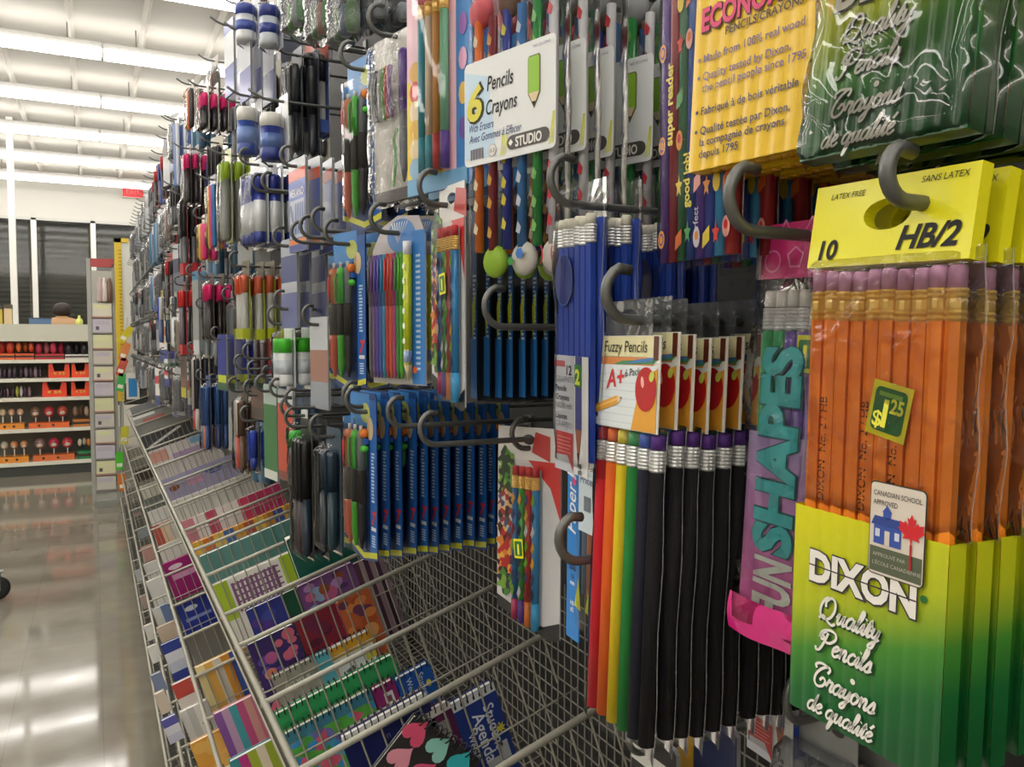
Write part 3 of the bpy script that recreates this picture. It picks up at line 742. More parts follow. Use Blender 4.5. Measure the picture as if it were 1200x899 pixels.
def price_sticker(parent, x, z, w, h, y, rot, main, cents=None, lab=None):
    mb = MB(); mb.M = Matrix.Translation((x, y, z)) @ Matrix.Rotation(rot, 4, 'Y')
    mb.box(-w / 2, w / 2, 0, .0002, -h / 2, h / 2, card('#e6e01e'))
    P = []
    for cx, cz, a0 in ((1, 1, 0), (-1, 1, 90), (-1, -1, 180), (1, -1, 270)):
        for k in range(4):
            a = math.radians(a0 + 30 * k); P.append((cx * w * .28 + w * .12 * math.cos(a), cz * h * .3 + w * .12 * math.sin(a)))
    mb.poly(P, -.0002, card('#1d6f2c'))
    ye = card('#ece94a')
    if cents:
        mb.rect(-w * .3, w * .28, h * .24, h * .32, -.0003, card('#7fae3f'))
        mb.text('$', -w * .36, -h * .32, h * .40, ye, -.0004, bold=.02); mb.text(main, -w * .13, -h * .30, h * .70, ye, -.0005, bold=.025); mb.text(cents, w * .03, -h * .02, h * .36, ye, -.0004, bold=.03, wid=w * .33)
    else: mb.text(main, 0, -h * .28, h * .7, ye, -.0004, 'CENTER', bold=.05)
    return mb.build('price_sticker', parent)

# ---- orange pencils, ten to a pack, yellow header and green printed sleeve
MAUVE = mat('#c895ba', .6)
ORANGE = mat('#ff9428', .4)
INK = matte('#3a2a1c')
SLEEVE = grad_mat('sleeve_print', [(-.222, '#0c5428'), (-.200, '#14632d'), (-.180, '#43892d'), (-.158, '#b4c01e'), (-.118, '#d9d512')], tilt=-.35)
def make_dixon():
    t = thing('pencil_pack', '', 'pencil pack')
    mb = MB()
    mb.M = Matrix.Translation((0, 0, -.0195)) @ Matrix.Rotation(math.radians(-8), 4, 'X') @ Matrix.Translation((0, 0, .0195))
    holed_card(mb, .078, -.0195, .0165, .0, .001, .0115, .0065, -.0012, .0052, card('#e6e019'))
    bk = matte('#17181c')
    mb.text('10', -.033, -.0160, .0115, bk, -.0016, shear=.15, bold=.03)
    mb.text('HB/2', .0345, -.0140, .0130, bk, -.0016, 'RIGHT', shear=.3, bold=.03)
    mb.text('LATEX FREE', -.03, .0100, .0034, bk, -.0016, shear=.2); mb.text('SANS LATEX', .035, .0115, .0036, bk, -.0016, 'RIGHT', shear=.2)
    mb.M = None
    mb.build('header_card', t)
    for i in range(10):
        x = -.0331 + .00735 * i
        def marks(mb, px, py, i=i):
            if i in (1, 4, 6): mb.text('DIXON  No. 2 / HB', px + .0014, -.122, .0056, INK, py - .00345, rot=PI / 2)
        hexpencil('pencil', t, x, .0015 + .0004 * math.sin(i * 2.1), -.0215 + .0004 * math.sin(i * 1.7), -.214, .00362, ORANGE, GOLD, MAUVE, marks=marks)
    mb = MB()
    fr = lambda u: -.0030 - .0006 * abs(math.sin(u * PI * 10.5))
    mb.sheet(lambda u, v: (-.0388 + .0776 * u, fr(u), -.221 + .095 * v), 84, 8, SLEEVE)
    mb.sheet(lambda u, v: (.0388 - .0776 * u, .0062, -.221 + .095 * v), 4, 4, SLEEVE)
    for sx in (-1, 1): mb.add([(sx * .0388, -.0032, -.221), (sx * .0388, .0062, -.221), (sx * .0388, .0062, -.126), (sx * .0388, -.0032, -.126)], [(0, 1, 2, 3)], SLEEVE)
    mb.add([(-.0388, -.0032, -.221), (.0388, -.0032, -.221), (.0388, .0062, -.221), (-.0388, .0062, -.221)], [(0, 3, 2, 1)], SLEEVE)
    Y = -.0042
    dk = matte('#3c3a3c'); wh = matte('#e9e6df')
    mb.text('DIXON', -.0285, -.1580, .0185, dk, Y, bold=.085, wid=.0555); mb.text('DIXON', -.0281, -.1578, .0185, wh, Y - .0003, bold=.045, wid=.0547)
    mb.rect(-.0281, .0266, -.1516, -.1510, Y - .0004, dk)
    mb.disc(.0295, -.1495, .0016, .0016, Y, card('#1f6a2f'), 12)
    sh = matte('#12401f')
    script(mb, 'Quality', -.0225, -.1735, .0050, wh, .24, Y - .0002, shadow=sh)
    script(mb, 'Pencils', -.0225, -.1885, .0050, wh, .24, Y - .0002, shadow=sh)
    mb.disc(-.002, -.1955, .0013, .0013, Y - .0002, wh, 10)
    script(mb, 'Crayons', -.0245, -.2050, .0050, wh, .24, Y - .0002, shadow=sh)
    script(mb, 'de qualité', -.0270, -.2175, .0046, wh, .24, Y - .0002, shadow=sh)
    mb.build('printed_sleeve', t)
    # badge with a small school house and a red leaf
    mb = MB(); mb.M = Matrix.Translation((.0165, -.0047, -.1265))
    def rr(w, h, r, y, m):
        P = []
        for cx, cz, a0 in ((1, 1, 0), (-1, 1, 90), (-1, -1, 180), (1, -1, 270)):
            for k in range(4):
                a = math.radians(a0 + 30 * k); P.append((cx * (w / 2 - r) + r * math.cos(a), cz * (h / 2 - r) + r * math.sin(a)))
        mb.poly(P, y, m)
    rr(.0262, .0385, .002, 0, card('#3a3630')); rr(.0252, .0375, .0018, -.0002, card('#d9cfc2'))
    mb.rect(-.0122, .0122, -.0178, -.0075, -.0003, card('#57604a'))
    mb.text('CANADIAN SCHOOL', -.0112, .0136, .003, bk, -.0004, wid=.0224); mb.text('APPROVED', -.0112, .0098, .003, bk, -.0004, wid=.0115)
    bl = card('#3553a8')
    mb.rect(-.0105, .0025, -.0062, .0015, -.0004, bl); mb.poly([(-.0118, .0015), (.0035, .0015), (.0018, .0052), (-.0102, .0052)], -.0005, card('#2c4590'))
    mb.rect(-.0062, -.0025, .0045, .0072, -.0005, bl); mb.poly([(-.0066, .0072), (-.0020, .0072), (-.0043, .0102)], -.0006, bl)
    mb.rect(-.0051, -.0027, -.0062, -.0002, -.0006, card('#d9cfc2'))
    for wx in (-.0085, .0007):
        mb.rect(wx - .0011, wx + .0011, -.0032, .0, -.0006, card('#cfd6e6'))
    leaf = [(0, -1.0), (.08, -.45), (.62, -.52), (.5, -.28), (1.0, .08), (.82, .16), (.9, .52), (.55, .44), (.46, .6), (.22, .3), (.32, .82), (.16, .72), (0, 1.05)]
    leaf = leaf + [(-x, z) for x, z in leaf[-2:0:-1]]
    mb.poly([(.0072 + x * .0062, .0022 + z * .0066) for x, z in leaf], -.0007, card('#d3222d'))
    mb.rect(.0067, .0077, -.0132, -.003, -.0007, card('#b01f28'))
    mb.text('APPROUVÉ PAR', -.0105, -.0113, .0022, card('#b9b6a8'), -.0005); mb.text("L'ÉCOLE CANADIENNE", -.0105, -.0148, .0022, card('#b9b6a8'), -.0005)
    mb.build('school_badge', t)
    price_sticker(t, .0095, -.0785, .0190, .0225, -.0036, math.radians(10), '1', '25')
    bag(t, .084, -.126, -.014, -.0036, .0085, FILM, seed=3, amp=.0005, name='clear_wrap')
    return t
DIX = make_dixon()
UP = [copy_tree(DIX)]
bag(UP[0], .085, -.2225, -.10, -.0060, .0090, CRINKLE, seed=4, amp=.0012, name='crinkled_wrap', nu=16, nv=30)
UP.append(copy_tree(UP[0]))
stack(DIX, 7, .2870, .2330, 1.4508, .0165, 'ten orange pencils in a yellow-headed bag with green printed sleeve', 'orange pencil packs on the middle hook', yaw=-1, roll=1.8, tip=-.5, jit=.6)
hook(.2165, 1.4535, 'hook through the yellow header of the orange pencil packs', r=.0032, tipx=.268, R=.0105)
stack(UP[0], 4, .312, .2290, 1.6970, .020, 'orange pencil pack on the hook above, green sleeve end showing', 'orange pencil packs on the upper hook', yaw=2, roll=1.5, tip=7, jit=1.0)
hook(.229, 1.695, 'hook of the upper orange pencil packs')
stack(UP[1], 3, .40, .13, 1.6905, .02, 'orange pencil pack at the upper corner, green sleeve showing', 'orange pencil packs at the upper corner', yaw=0, roll=4, jit=1.2)
hook(.13, 1.685, 'hook at the upper corner holding green-sleeved pencil packs')

# ---- bag with a pink header, three-in-a-row pencils and big turquoise lettering
def make_shapes():
    t = thing('pencil_pack', '', 'pencil pack')
    mb = MB()
    mb.prism([(-.026, -.024), (.026, -.024), (.026, .001), (.022, .004), (-.022, .004), (-.026, .001)], 0, .004, card('#d0307c'))
    pk = card('#e58ab8')
    for cx, cz in ((-.014, -.015), (.002, -.014), (.017, -.015), (-.006, .000), (.012, .0)):
        k = int(cx * 1000) % 3
        P = [(cx + .0055 * math.cos(2 * PI * i / (3, 12, 5)[k] + PI / 2), cz + .0055 * math.sin(2 * PI * i / (3, 12, 5)[k] + PI / 2)) for i in range((3, 12, 5)[k] + 1)]
        mb.ribbon(P, .0011, pk, -.0004)
    mb.rect(-.026, -.0225, -.024, .0, -.0003, card('#e6e3e0'))
    mb.build('header_card', t)
    cols = ['#2f9a5c', '#39a565', '#7a5fae', '#7a5fae', '#8a6bb4']
    for i in range(5):
        hexpencil('pencil', t, -.0165 + .0082 * i, .003, -.030, -.20, .0038, plastic(cols[i]), SILVER, mat('#d8d5d0', .6), n=10)
    mb = MB()
    mb.box(-.0225, .024, .0072, .0078, -.198, -.055, card('#b58fb5'))
    mb.box(-.0225, .024, -.0016, -.0012, -.2, -.104, grad_mat('pink_lilac_print', [(-.2, '#c04a94'), (-.165, '#c070ac'), (-.104, '#a08cc0')]))
    mb.build('back_card', t)
    mb = MB(); tq = card('#43b3b8'); ol = card('#1d5a60')
    mb.text('SHAPES', .0125, -.166, .036, ol, -.0024, rot=PI / 2, bold=.075, wid=.108); mb.text('SHAPES', .0122, -.1655, .036, tq, -.0028, rot=PI / 2, bold=.05, wid=.107)
    mb.text('FUN', .014, -.1975, .036, card('#cfd6cf'), -.0026, rot=PI / 2, bold=.04, wid=.0295)
    mb.build('lettering', t)
    mb = MB()
    mb.sheet(lambda u, v: (-.027 + .054 * u, -.0040 - .0012 * math.sin(v * 3) - .0006 * math.sin(u * 7 + v * 3), -.212 - .001 * math.sin(u * 5) + .020 * v), 10, 5, mat('#d3247f', .2, 0, .5))
    mb.build('folded_end', t)
    price_sticker(t, .0145, -.062, .012, .0185, -.0018, 0, '1')
    bag(t, .056, -.214, .006, -.0036, .0085, FILM, seed=11, amp=.0012)
    return t
SH = make_shapes()
stack(SH, 3, .316, .309, 1.4560, .03, 'pink-headed bag of coloured pencils with big turquoise letters', 'turquoise-lettered pencil bags', yaw=-2, roll=1.5, tip=2, jit=2)
hook(.2965, 1.4515, 'hook above the pink-headed pencil bag', r=.0030)

# ---- six flocked rainbow pencils under an apple card
def make_fuzzy():
    t = thing('pencil_pack', '', 'pencil pack')
    mb = MB()
    w = .0345
    mb.box(-w, w, 0, .0008, -.071, -.015, card('#e9e6dd'))
    y = -.0004
    mb.rect(-w + .0015, w - .0015, -.0275, -.0155, y, card('#e6dfae'))
    for x in (-w + .003, w - .006): mb.rect(x, x + .0045, -.029, -.0155, y - .0002, card('#5c2414'))
    mb.rect(-w + .0075, w - .006, -.0325, -.0278, y, card('#d98a4a'))
    mb.poly([(-.014, -.0325), (w - .006, -.0315), (w - .003, -.0285), (-.004, -.0300)], y - .0001, card('#3f8a5a')); mb.poly([(.0, -.0318), (w - .008, -.0300), (w - .004, -.0275), (.012, -.029)], y - .0002, card('#4a7fb8'))
    mb.rect(-w + .0015, w - .0015, -.0705, -.0325, y, card('#dfe7ea'))
    for k in range(7): mb.rect(-w + .006, w - .01, -.0385 - .0048 * k, -.0382 - .0048 * k, y - .0001, card('#b9cbd6'))
    mb.poly([(-w + .0015, -.062), (-w + .006, -.056), (-w + .007, -.040), (-w + .005, -.033), (-w + .0015, -.0325)], y - .0002, card('#3f8f4c')); mb.poly([(-w + .0015, -.048), (-w + .004, -.046), (-w + .0042, -.034), (-w + .0015, -.0332)], y - .0003, card('#3f70b4'))
    mb.poly([(.0085, -.0705), (w - .0015, -.0705), (w - .0015, -.034), (.017, -.040)], y - .0002, card('#e3a234'))
    mb.text('Fuzzy Pencils', -.0235, -.0248, .0098, matte('#2a2620'), y - .0004, shear=.1, wid=.046)
    mb.text('A+', -.020, -.047, .0155, card('#cf2f33'), y - .0004, shear=.2, bold=.02, rot=.12)
    mb.text('6 Pack', .0005, -.0395, .0062, matte('#30302c'), y - .0003, rot=.12, shear=.15)
    mb.M = Matrix.Translation((-.017, y - .0005, -.0565)) @ Matrix.Rotation(-.28, 4, 'Y')
    mb.poly([(-.0155, -.0026), (.0105, -.0026), (.0105, .0026), (-.0155, .0026)], 0, card('#e0a23c')); mb.rect(-.0155, .0105, -.0002, .001, -.0001, card('#efc06a'))
    mb.poly([(.0105, -.0026), (.016, 0), (.0105, .0026)], 0, card('#e3c9a0')); mb.poly([(.0143, -.0008), (.016, 0), (.0143, .0008)], -.0001, matte('#222222')); mb.M = None
    mb.disc(.0225, -.046, .0104, .0128, y - .0006, card('#b8161c'), 24); mb.disc(.0195, -.042, .0016, .0034, y - .0008, card('#f0b8b0'), 12, .2)
    mb.disc(.0285, -.0385, .0024, .0032, y - .0008, card('#c9d25a'), 12, -.4)
    mb.build('printed_card', t)
    cols = ['#d5182c', '#ee6a1c', '#f0d01a', '#1f8a3c', '#14172c', '#0c0812']
    er = ['#b8323a', '#e06a34', '#d8c83a', '#3f9a5c', '#3f5fb4', '#5a2f8c']
    for i in range(6):
        o = hexpencil('fuzzy_pencil', t, -.029 + .0116 * i, .0048, -.072, -.252, .0044, mat(cols[i], .85), SILVER, mat(er[i], .55), el=.008, fl=.0135, n=14)
    bag(t, .0735, -.262, -.069, -.0012, .0098, FILM_FLAT, seed=5, amp=.0005)
    mb = MB(); holed_card(mb, .05, -.016, .006, 0, -.0035, .009, .0045, .0002, .0008, FILM_GREY); mb.build('hang_tab', t)
    return t
FZ = make_fuzzy()
stack(FZ, 13, .2855, .4099, 1.4183, .0125, 'bag of six rainbow flocked pencils under an apple card', 'flocked pencil packs with the apple card', yaw=-1.5, roll=0, tip=2.2, jit=.5)
hook(.3985, 1.4125, 'hook above the apple-card pencil packs', r=.0033)

# ---- yellow economy sleeve
def make_econ():
    t = thing('pencil_box', '', 'pencil box')
    mb = MB(); YE = card('#e3b90f')
    H0 = -.205
    mb.sheet(lambda u, v: (-.045 + .09 * u, -.0008 * abs(math.sin(u * PI * 10)), H0 + .205 * v), 60, 1, YE)
    mb.box(-.045, .045, .0004, .0125, H0, 0, YE)
    y = -.0013; pu = card('#6d5a7c'); ink = card('#2a2a52')
    z = lambda d: H0 + d
    mb.text('ECONOMICAL', -.039, z(.0705), .0158, card('#4a1230'), y, bold=.07, wid=.079); mb.text('ECONOMICAL', -.0388, z(.0707), .0158, card('#d6336a'), y - .0003, bold=.035, wid=.0785)
    mb.text('PENCILS/CRAYONS', .002, z(.0645), .0056, card('#3a2410'), y, 'CENTER', bold=.02)
    for d, s, c in ((.0545, 'Made from 100% real wood', pu), (.0455, 'Quality tested by Dixon,', pu), (.0395, 'the pencil people since 1795', pu)):
        mb.text(s, -.0365, z(d), .0057, c, y, bold=.012)
    for d, s in ((.0280, 'Fabriqué à de bois véritable'), (.0180, 'Qualité testée par Dixon,'), (.0120, 'la compagnie de crayons'), (.006, 'depuis 1795')):
        mb.text(s, -.0365, z(d), .0056, ink, y, bold=.014)
    for d, c in ((.0563, pu), (.0473, pu), (.0297, ink), (.0197, ink)): mb.disc(-.0395, z(d), .0010, .0010, y, c, 8)
    mb.build('printed_sleeve', t)
    mb = MB(); holed_card(mb, .088, 0, .03, 0, .008, .011, .006, .003, .009, card('#dcb514')); mb.build('header_card', t)
    mb = MB()
    for i in range(11): mb.lathe([(.0033, H0 - .0008), (.0033, H0 + .001)], -.038 + .0076 * i, .0065, plastic('#c99a1e'), 6)
    mb.build('pencil_ends', t)
    return t
EC = make_econ()
stack(EC, 5, .292, .302, 1.6925, .018, 'yellow sleeve of economy pencils lettered in purple and navy', 'yellow economy pencil sleeves', yaw=4, roll=1, tip=2, jit=1.5)
hook(.302, 1.699, 'hook of the yellow economy pencil sleeves')

# ---- reward pencils printed in purple and red
def make_reward():
    t = thing('pencil_pack', '', 'pencil pack')
    base = ['#5b3a8e', '#8e2430', '#2f6a45', '#2f4f9c', '#5a3f9a', '#3a4aa0', '#3d8fc4', '#9c2a2c']
    q = random.Random(5)
    acc = ['#e8932a', '#e8c81f', '#e0702a', '#4fa05a', '#d8d0e8', '#e8d23a', '#d8322f', '#e8a59a']
    for i in range(8):
        x = -.0285 + .0081 * i; r = .00385
        def marks(mb, px, py, i=i):
            for k in range(9):
                zz = -.24 + .235 * (k + .2 * q.random()) / 9
                if i == 1 and k < 8 or i == 3 and k in (1, 2, 3): continue
                m = card(acc[(i + k * 3) % 8]); m2 = card(acc[(i * 2 + k) % 8])
                kind = (i + k) % 3
                if i == 0: kind = 3
                if kind == 0: mb.poly([(px + (.0033 if j % 2 == 0 else .0015) * math.cos(PI * j / 5 + .3), zz + (.0066 if j % 2 == 0 else .003) * math.sin(PI * j / 5 + .3)) for j in range(10)], py - r - .0003, m)
                elif kind == 1: mb.disc(px, zz, .003, .0056, py - r - .0003, m, 12); mb.disc(px, zz + .001, .0016, .0026, py - r - .0005, m2, 8)
                elif kind == 2: mb.poly([(px - .003, zz - .006), (px + .003, zz - .002), (px + .0028, zz + .006), (px - .0026, zz + .002)], py - r - .0003, m)
                elif k % 2 == 0: mb.disc(px, zz, .0032, .0052, py - r - .0003, card('#e8932a'), 14); mb.disc(px, zz, .0022, .0036, py - r - .0004, card('#5b3a8e'), 12); mb.disc(px, zz, .0016, .0024, py - r - .0005, card('#e8932a'), 10)
            if i == 1: mb.text('super reader', px + .0018, -.185, .0088, card('#e8d028'), py - r - .0004, rot=PI / 2, bold=.03)
            if i == 3: mb.text('good job!', px + .0016, -.222, .0078, card('#e8d840'), py - r - .0004, rot=PI / 2, bold=.03)
            if i == 4: mb.text('perfect', px + .0014, -.24, .0062, card('#d8d0ea'), py - r - .0004, rot=PI / 2)
        mb = MB(); mb.lathe([(r, -.25), (r, -.01)], x, .004, plastic(base[i]), 10); marks(mb, x, .004); mb.build('pencil', t)
    bag(t, .071, -.254, .012, -.0018, .0095, FILM_FLAT, seed=8, amp=.0006)
    return t
RW = make_reward()
stack(RW, 8, .292, .3595, 1.695, .0235, 'bag of reward pencils printed with stars and smiling faces', 'printed reward pencil bags', yaw=-2, roll=0, jit=1.5)
hook(.3595, 1.703, 'hook of the printed reward pencil bags', tipx=.27)

# ---- six pencils with ball-shaped erasers behind a white card
def make_six():
    t = thing('pencil_pack', '', 'pencil pack')
    spec = [('#e0702a', 1, '#cf4f5c', 0), ('#8a2f3a', 0, '#9ac43a', 1), ('#2f3f9c', 1, '#6a4a38', 0), ('#3f77b8', 0, '#d9d6d0', 1), ('#2f8a45', 1, '#8f9296', 0), ('#cfd0d6', 0, '#dcd8d2', 1)]
    for i, (c, up, tc, dn) in enumerate(spec):
        x = -.040 + .016 * i
        mb = MB(); mb.lathe([(.0036, -.195), (.0036, -.02)], x, .006, plastic(c), 10)
        q = random.Random(i); ac = card(['#f0d8b0', '#d8a040', '#d9c83a', '#c9d2e6', '#7fc06a', '#cf3a4a'][i])
        for k in range(9):
            zz = -.185 + .018 * k + .006 * q.random()
            mb.poly([(x - .0028, zz), (x + .001, zz - .002), (x + .0028, zz + .003), (x - .001, zz + .008)], .0021, ac)
        o = mb.build('pencil', t)
        zc = -.012 if up else -.203
        mb = MB(); big = .0125 if not (i == 2) else .011
        mb.ball((x, .0085, zc), big, mat(tc, .6), 16, 10, (1, .55, 1 if i != 2 else 1.2))
        if i == 3:
            mb.disc(x + .004, zc + .003, .0042, .0042, -.0007, mat('#2f6fb8', .6), 6); mb.disc(x - .0062, zc - .002, .0034, .0034, -.0001, mat('#4fa85a', .6), 6)
        if i == 5:
            for s in (-1, 1): mb.ribbon([(x + s * (.0085 - .004 * math.cos(a)), zc + .0085 * math.sin(a)) for a in [-.9 + .3 * k for k in range(7)]], .0014, mat('#c9283a', .6), -.0012 + .0006)
        mb.build('ball_eraser', o)
    mb = MB()
    w, z0, z1 = .049, -.130, -.052
    P = []
    for cx, cz, a0 in ((1, 1, 0), (-1, 1, 90), (-1, -1, 180), (1, -1, 270)):
        for k in range(4):
            a = math.radians(a0 + 30 * k); P.append((cx * (w - .004) + .004 * math.cos(a), (z0 + z1) / 2 + cz * ((z1 - z0) / 2 - .004) + .004 * math.sin(a)))
    mb.prism(P, -.0012, -.0004, card('#dfe3e4'))
    y = -.0016
    mb.poly([(-w + .001, z0 + .006), (-.012, z0 + .004), (-.022, z1 - .014), (-w + .001, z1 - .006)], y + .0002, card('#bcd6ea'))
    bk = matte('#2c2c30')
    mb.text('6', -.0455, -.096, .036, matte('#3a3a2a'), y, bold=.07, shear=.15); mb.text('6', -.0452, -.0955, .036, card('#d8cf3a'), y - .0003, bold=.03, shear=.15)
    mb.text('Pencils', -.0225, -.077, .0155, bk, y, shear=.2, bold=.01, wid=.029); mb.text('Crayons', -.0235, -.0945, .0155, bk, y, shear=.2, bold=.01, wid=.034)
    nv = matte('#3a3f78')
    mb.text('With Erasers', -.043, -.1045, .0085, nv, y, shear=.25, wid=.028); mb.text('Avec Gommes à Effacer', -.043, -.1125, .0085, nv, y, shear=.25, wid=.058)
    mb.M = Matrix.Translation((.028, 0, -.077))
    mb.prism([(-.0062, -.012), (0, -.0225), (.0062, -.012), (.0062, .0125), (.005, .0145), (-.005, .0145), (-.0062, .0125)], y, y + .0003, card('#6b6a3a'))
    mb.poly([(-.0054, -.0115), (.0054, -.0115), (.0054, .0122), (.0043, .0136), (-.0043, .0136), (-.0054, .0122)], y - .0002, card('#8fc234')); mb.poly([(-.0054, -.0115), (0, -.0208), (.0054, -.0115)], y - .0002, card('#dcc7a0')); mb.poly([(-.0018, -.0178), (0, -.0212), (.0018, -.0178)], y - .0004, bk)
    mb.M = None
    P = [(.0215 + (.0165 if c > 0 else -.0165) + .0055 * math.cos(a), -.1195 + .0052 * math.sin(a)) for c, a in [(1, -PI / 2 + PI * k / 6) for k in range(7)] + [(-1, PI / 2 + PI * k / 6) for k in range(7)]]
    mb.poly(P, y, card('#4c4a48')); mb.text('STUDIO', .009, -.1232, .0098, card('#e6e6e2'), y - .0003, bold=.03, wid=.027); mb.poly([(.0015, -.1195), (.004, -.117), (.0065, -.1195), (.004, -.122)], y - .0003, card('#e6e6e2'))
    for k in range(3): mb.poly([(-.008 + .0024 * k, -.127), (-.0066 + .0024 * k, -.127), (-.004 + .0024 * k, -.112), (-.0054 + .0024 * k, -.112)], y + .0001, card('#d6d86a')); mb.poly([(.0425 + .0018 * k, -.127), (.0435 + .0018 * k, -.127), (.0475 + .0005 * k, -.105), (.0465 + .0005 * k, -.105)], y + .0001, card('#d6d86a'))
    for k in range(14): mb.rect(-.0415 + .0011 * k, -.0415 + .0011 * k + (.0006 if k % 3 else .0009), -.1255, -.1175, y, card('#6a5a60'))
    mb.disc(-.0165, -.1215, .0048, .0048, y, card('#b9a0a4'), 14); mb.disc(-.0165, -.1215, .0042, .0042, y - .0002, card('#dcdcd8'), 14); mb.text('0-3', -.0165, -.1232, .0045, card('#6a5a60'), y - .0003, 'CENTER')
    mb.text('NO 22 LONG', .044, -.0575, .0028, card('#7a6a88'), y, 'RIGHT')
    mb.build('printed_card', t)
    bag(t, .108, -.222, .012, -.0002, .0165, FILM_FLAT, seed=2, amp=.0003)
    return t
SX = make_six()
stack(SX, 6, .275, .548, 1.664, .026, 'white card pack of six pencils with ball-shaped erasers', 'packs of six pencils with ball erasers', yaw=16, roll=0, jit=2)
hook(.548, 1.672, 'hook of the ball-eraser pencil packs')

# ---- twelve blue pencils
def make_blue():
    t = thing('pencil_pack', '', 'pencil pack')
    NAVY = plastic('#2646a8'); WE = mat('#e3e0d2', .6)
    for i in range(6):
        hexpencil('pencil', t, -.0185 + .0074 * i, .0030, -.0125 + .001 * math.sin(3 * i), -.168, .0036, NAVY, SILVER, WE, el=.006, fl=.0125)
    for i in range(6):
        mb = MB(); mb.lathe([(.0036, -.17), (.0036, -.014)], -.0185 + .0074 * i, .0104, NAVY, 6); mb.build('pencil', t)
    mb = MB(); y = -.0012
    mb.box(-.0225, .0225, -.001, -.0006, -.1775, -.101, card('#c9cbd0'))
    mb.rect(-.0225, .005, -.1775, -.101, y, card('#b9bcc6'))
    mb.rect(.005, .0168, -.1775, -.101, y, card('#d6d8da')); mb.rect(.0168, .0225, -.1775, -.101, y, card('#dcdcdc'))
    mb.poly([(.0065, -.148), (.0150, -.148), (.0150, -.101), (.0065, -.101)], y - .0002, card('#33377e')); mb.poly([(.0065, -.148), (.0108, -.171), (.0150, -.148)], y - .0002, card('#9a5a44')); mb.poly([(.0092, -.163), (.0108, -.171), (.0124, -.163)], y - .0004, matte('#222222'))
    mb.rect(-.0225, -.008, -.1085, -.1045, y - .0002, card('#b8505a'))
    bk = matte('#20222c')
    mb.text('12', -.0055, -.1135, .0088, bk, y - .0003, 'LEFT', bold=.02)
    for z, s, c in ((-.1185, 'GRAPHITE', '#8a8d96'), (-.1245, 'Pencils', '#20222c'), (-.1305, 'Crayons', '#20222c'), (-.136, 'NOIR HB', '#8a8d96'), (-.143, 'Lápices', '#20222c'), (-.1485, 'GRAFITO', '#8a8d96')): mb.text(s, -.0205, z, .0056, card(c), y - .0003, bold=.01)
    mb.poly([(-.0205, -.1515), (.0035, -.1515), (.0035, -.1765), (-.004, -.1665), (-.0205, -.1675)], y - .0003, card('#b8323a'))
    for k in range(5): mb.rect(-.018, .001 - .002 * (k % 2), -.1555 - .0024 * k, -.1547 - .0024 * k, y - .0005, card('#d98a86'))
    mb.text('HB', .0128, -.1725, .0042, bk, y - .0005, 'CENTER', bold=.03); mb.text('#2', .0128, -.1765, .0042, bk, y - .0005, 'CENTER', bold=.03)
    mb.box(.0062, .0148, -.0018, -.0015, -.1205, -.106, card('#2c7a3a')); mb.text('2', .0105, -.1185, .013, card('#d8e04a'), -.0021, 'CENTER', bold=.04)
    mb.build('printed_card', t)
    mb = MB(); mb.disc(-.0085, -.052, .0118, .0165, -.0018, card('#0c2478'), 26); mb.ribbon([(-.0085 + .0118 * math.cos(2 * PI * i / 26), -.052 + .0165 * math.sin(2 * PI * i / 26)) for i in range(27)], .0005, card('#4a78c0'), -.002)
    mb.build('printed_roundel', t)
    bag(t, .050, -.178, .012, -.0024, .016, FILM_FLAT, seed=6, amp=.0008)
    return t
BL = make_blue()
LOWB = copy_tree(BL)
stack(BL, 4, .2745, .4565, 1.4915, .030, 'clear bag of twelve blue pencils with silver ferrules and grey card', 'bags of twelve blue pencils', yaw=-3, roll=1.5, tip=-1, jit=1.5)
hook(.456, 1.487, 'hook above the bags of blue pencils', tipx=.258)
stack(LOWB, 1, .400, .405, 1.295, .03, 'bag of blue pencils on the lowest hook, just below the flocked pencils', '', yaw=-4)
hook(.405, 1.290, 'lowest hook, hidden behind the flocked pencils', tipx=.385)

COMIC = [noise_mat('busy_green_print', ['#3f7a2c', '#24381f', '#6f9a3a', '#2c2a2c'], 160, .4, kind='cells'), noise_mat('busy_mixed_print', ['#3a4a78', '#8a2a24', '#c9a070', '#2a2428', '#b8b4b0', '#5a3a2c'], 190, .4, kind='cells'), noise_mat('busy_red_print', ['#a81f24', '#6a1418', '#c9762a', '#38181a', '#d8a23a'], 170, .4, kind='cells')]
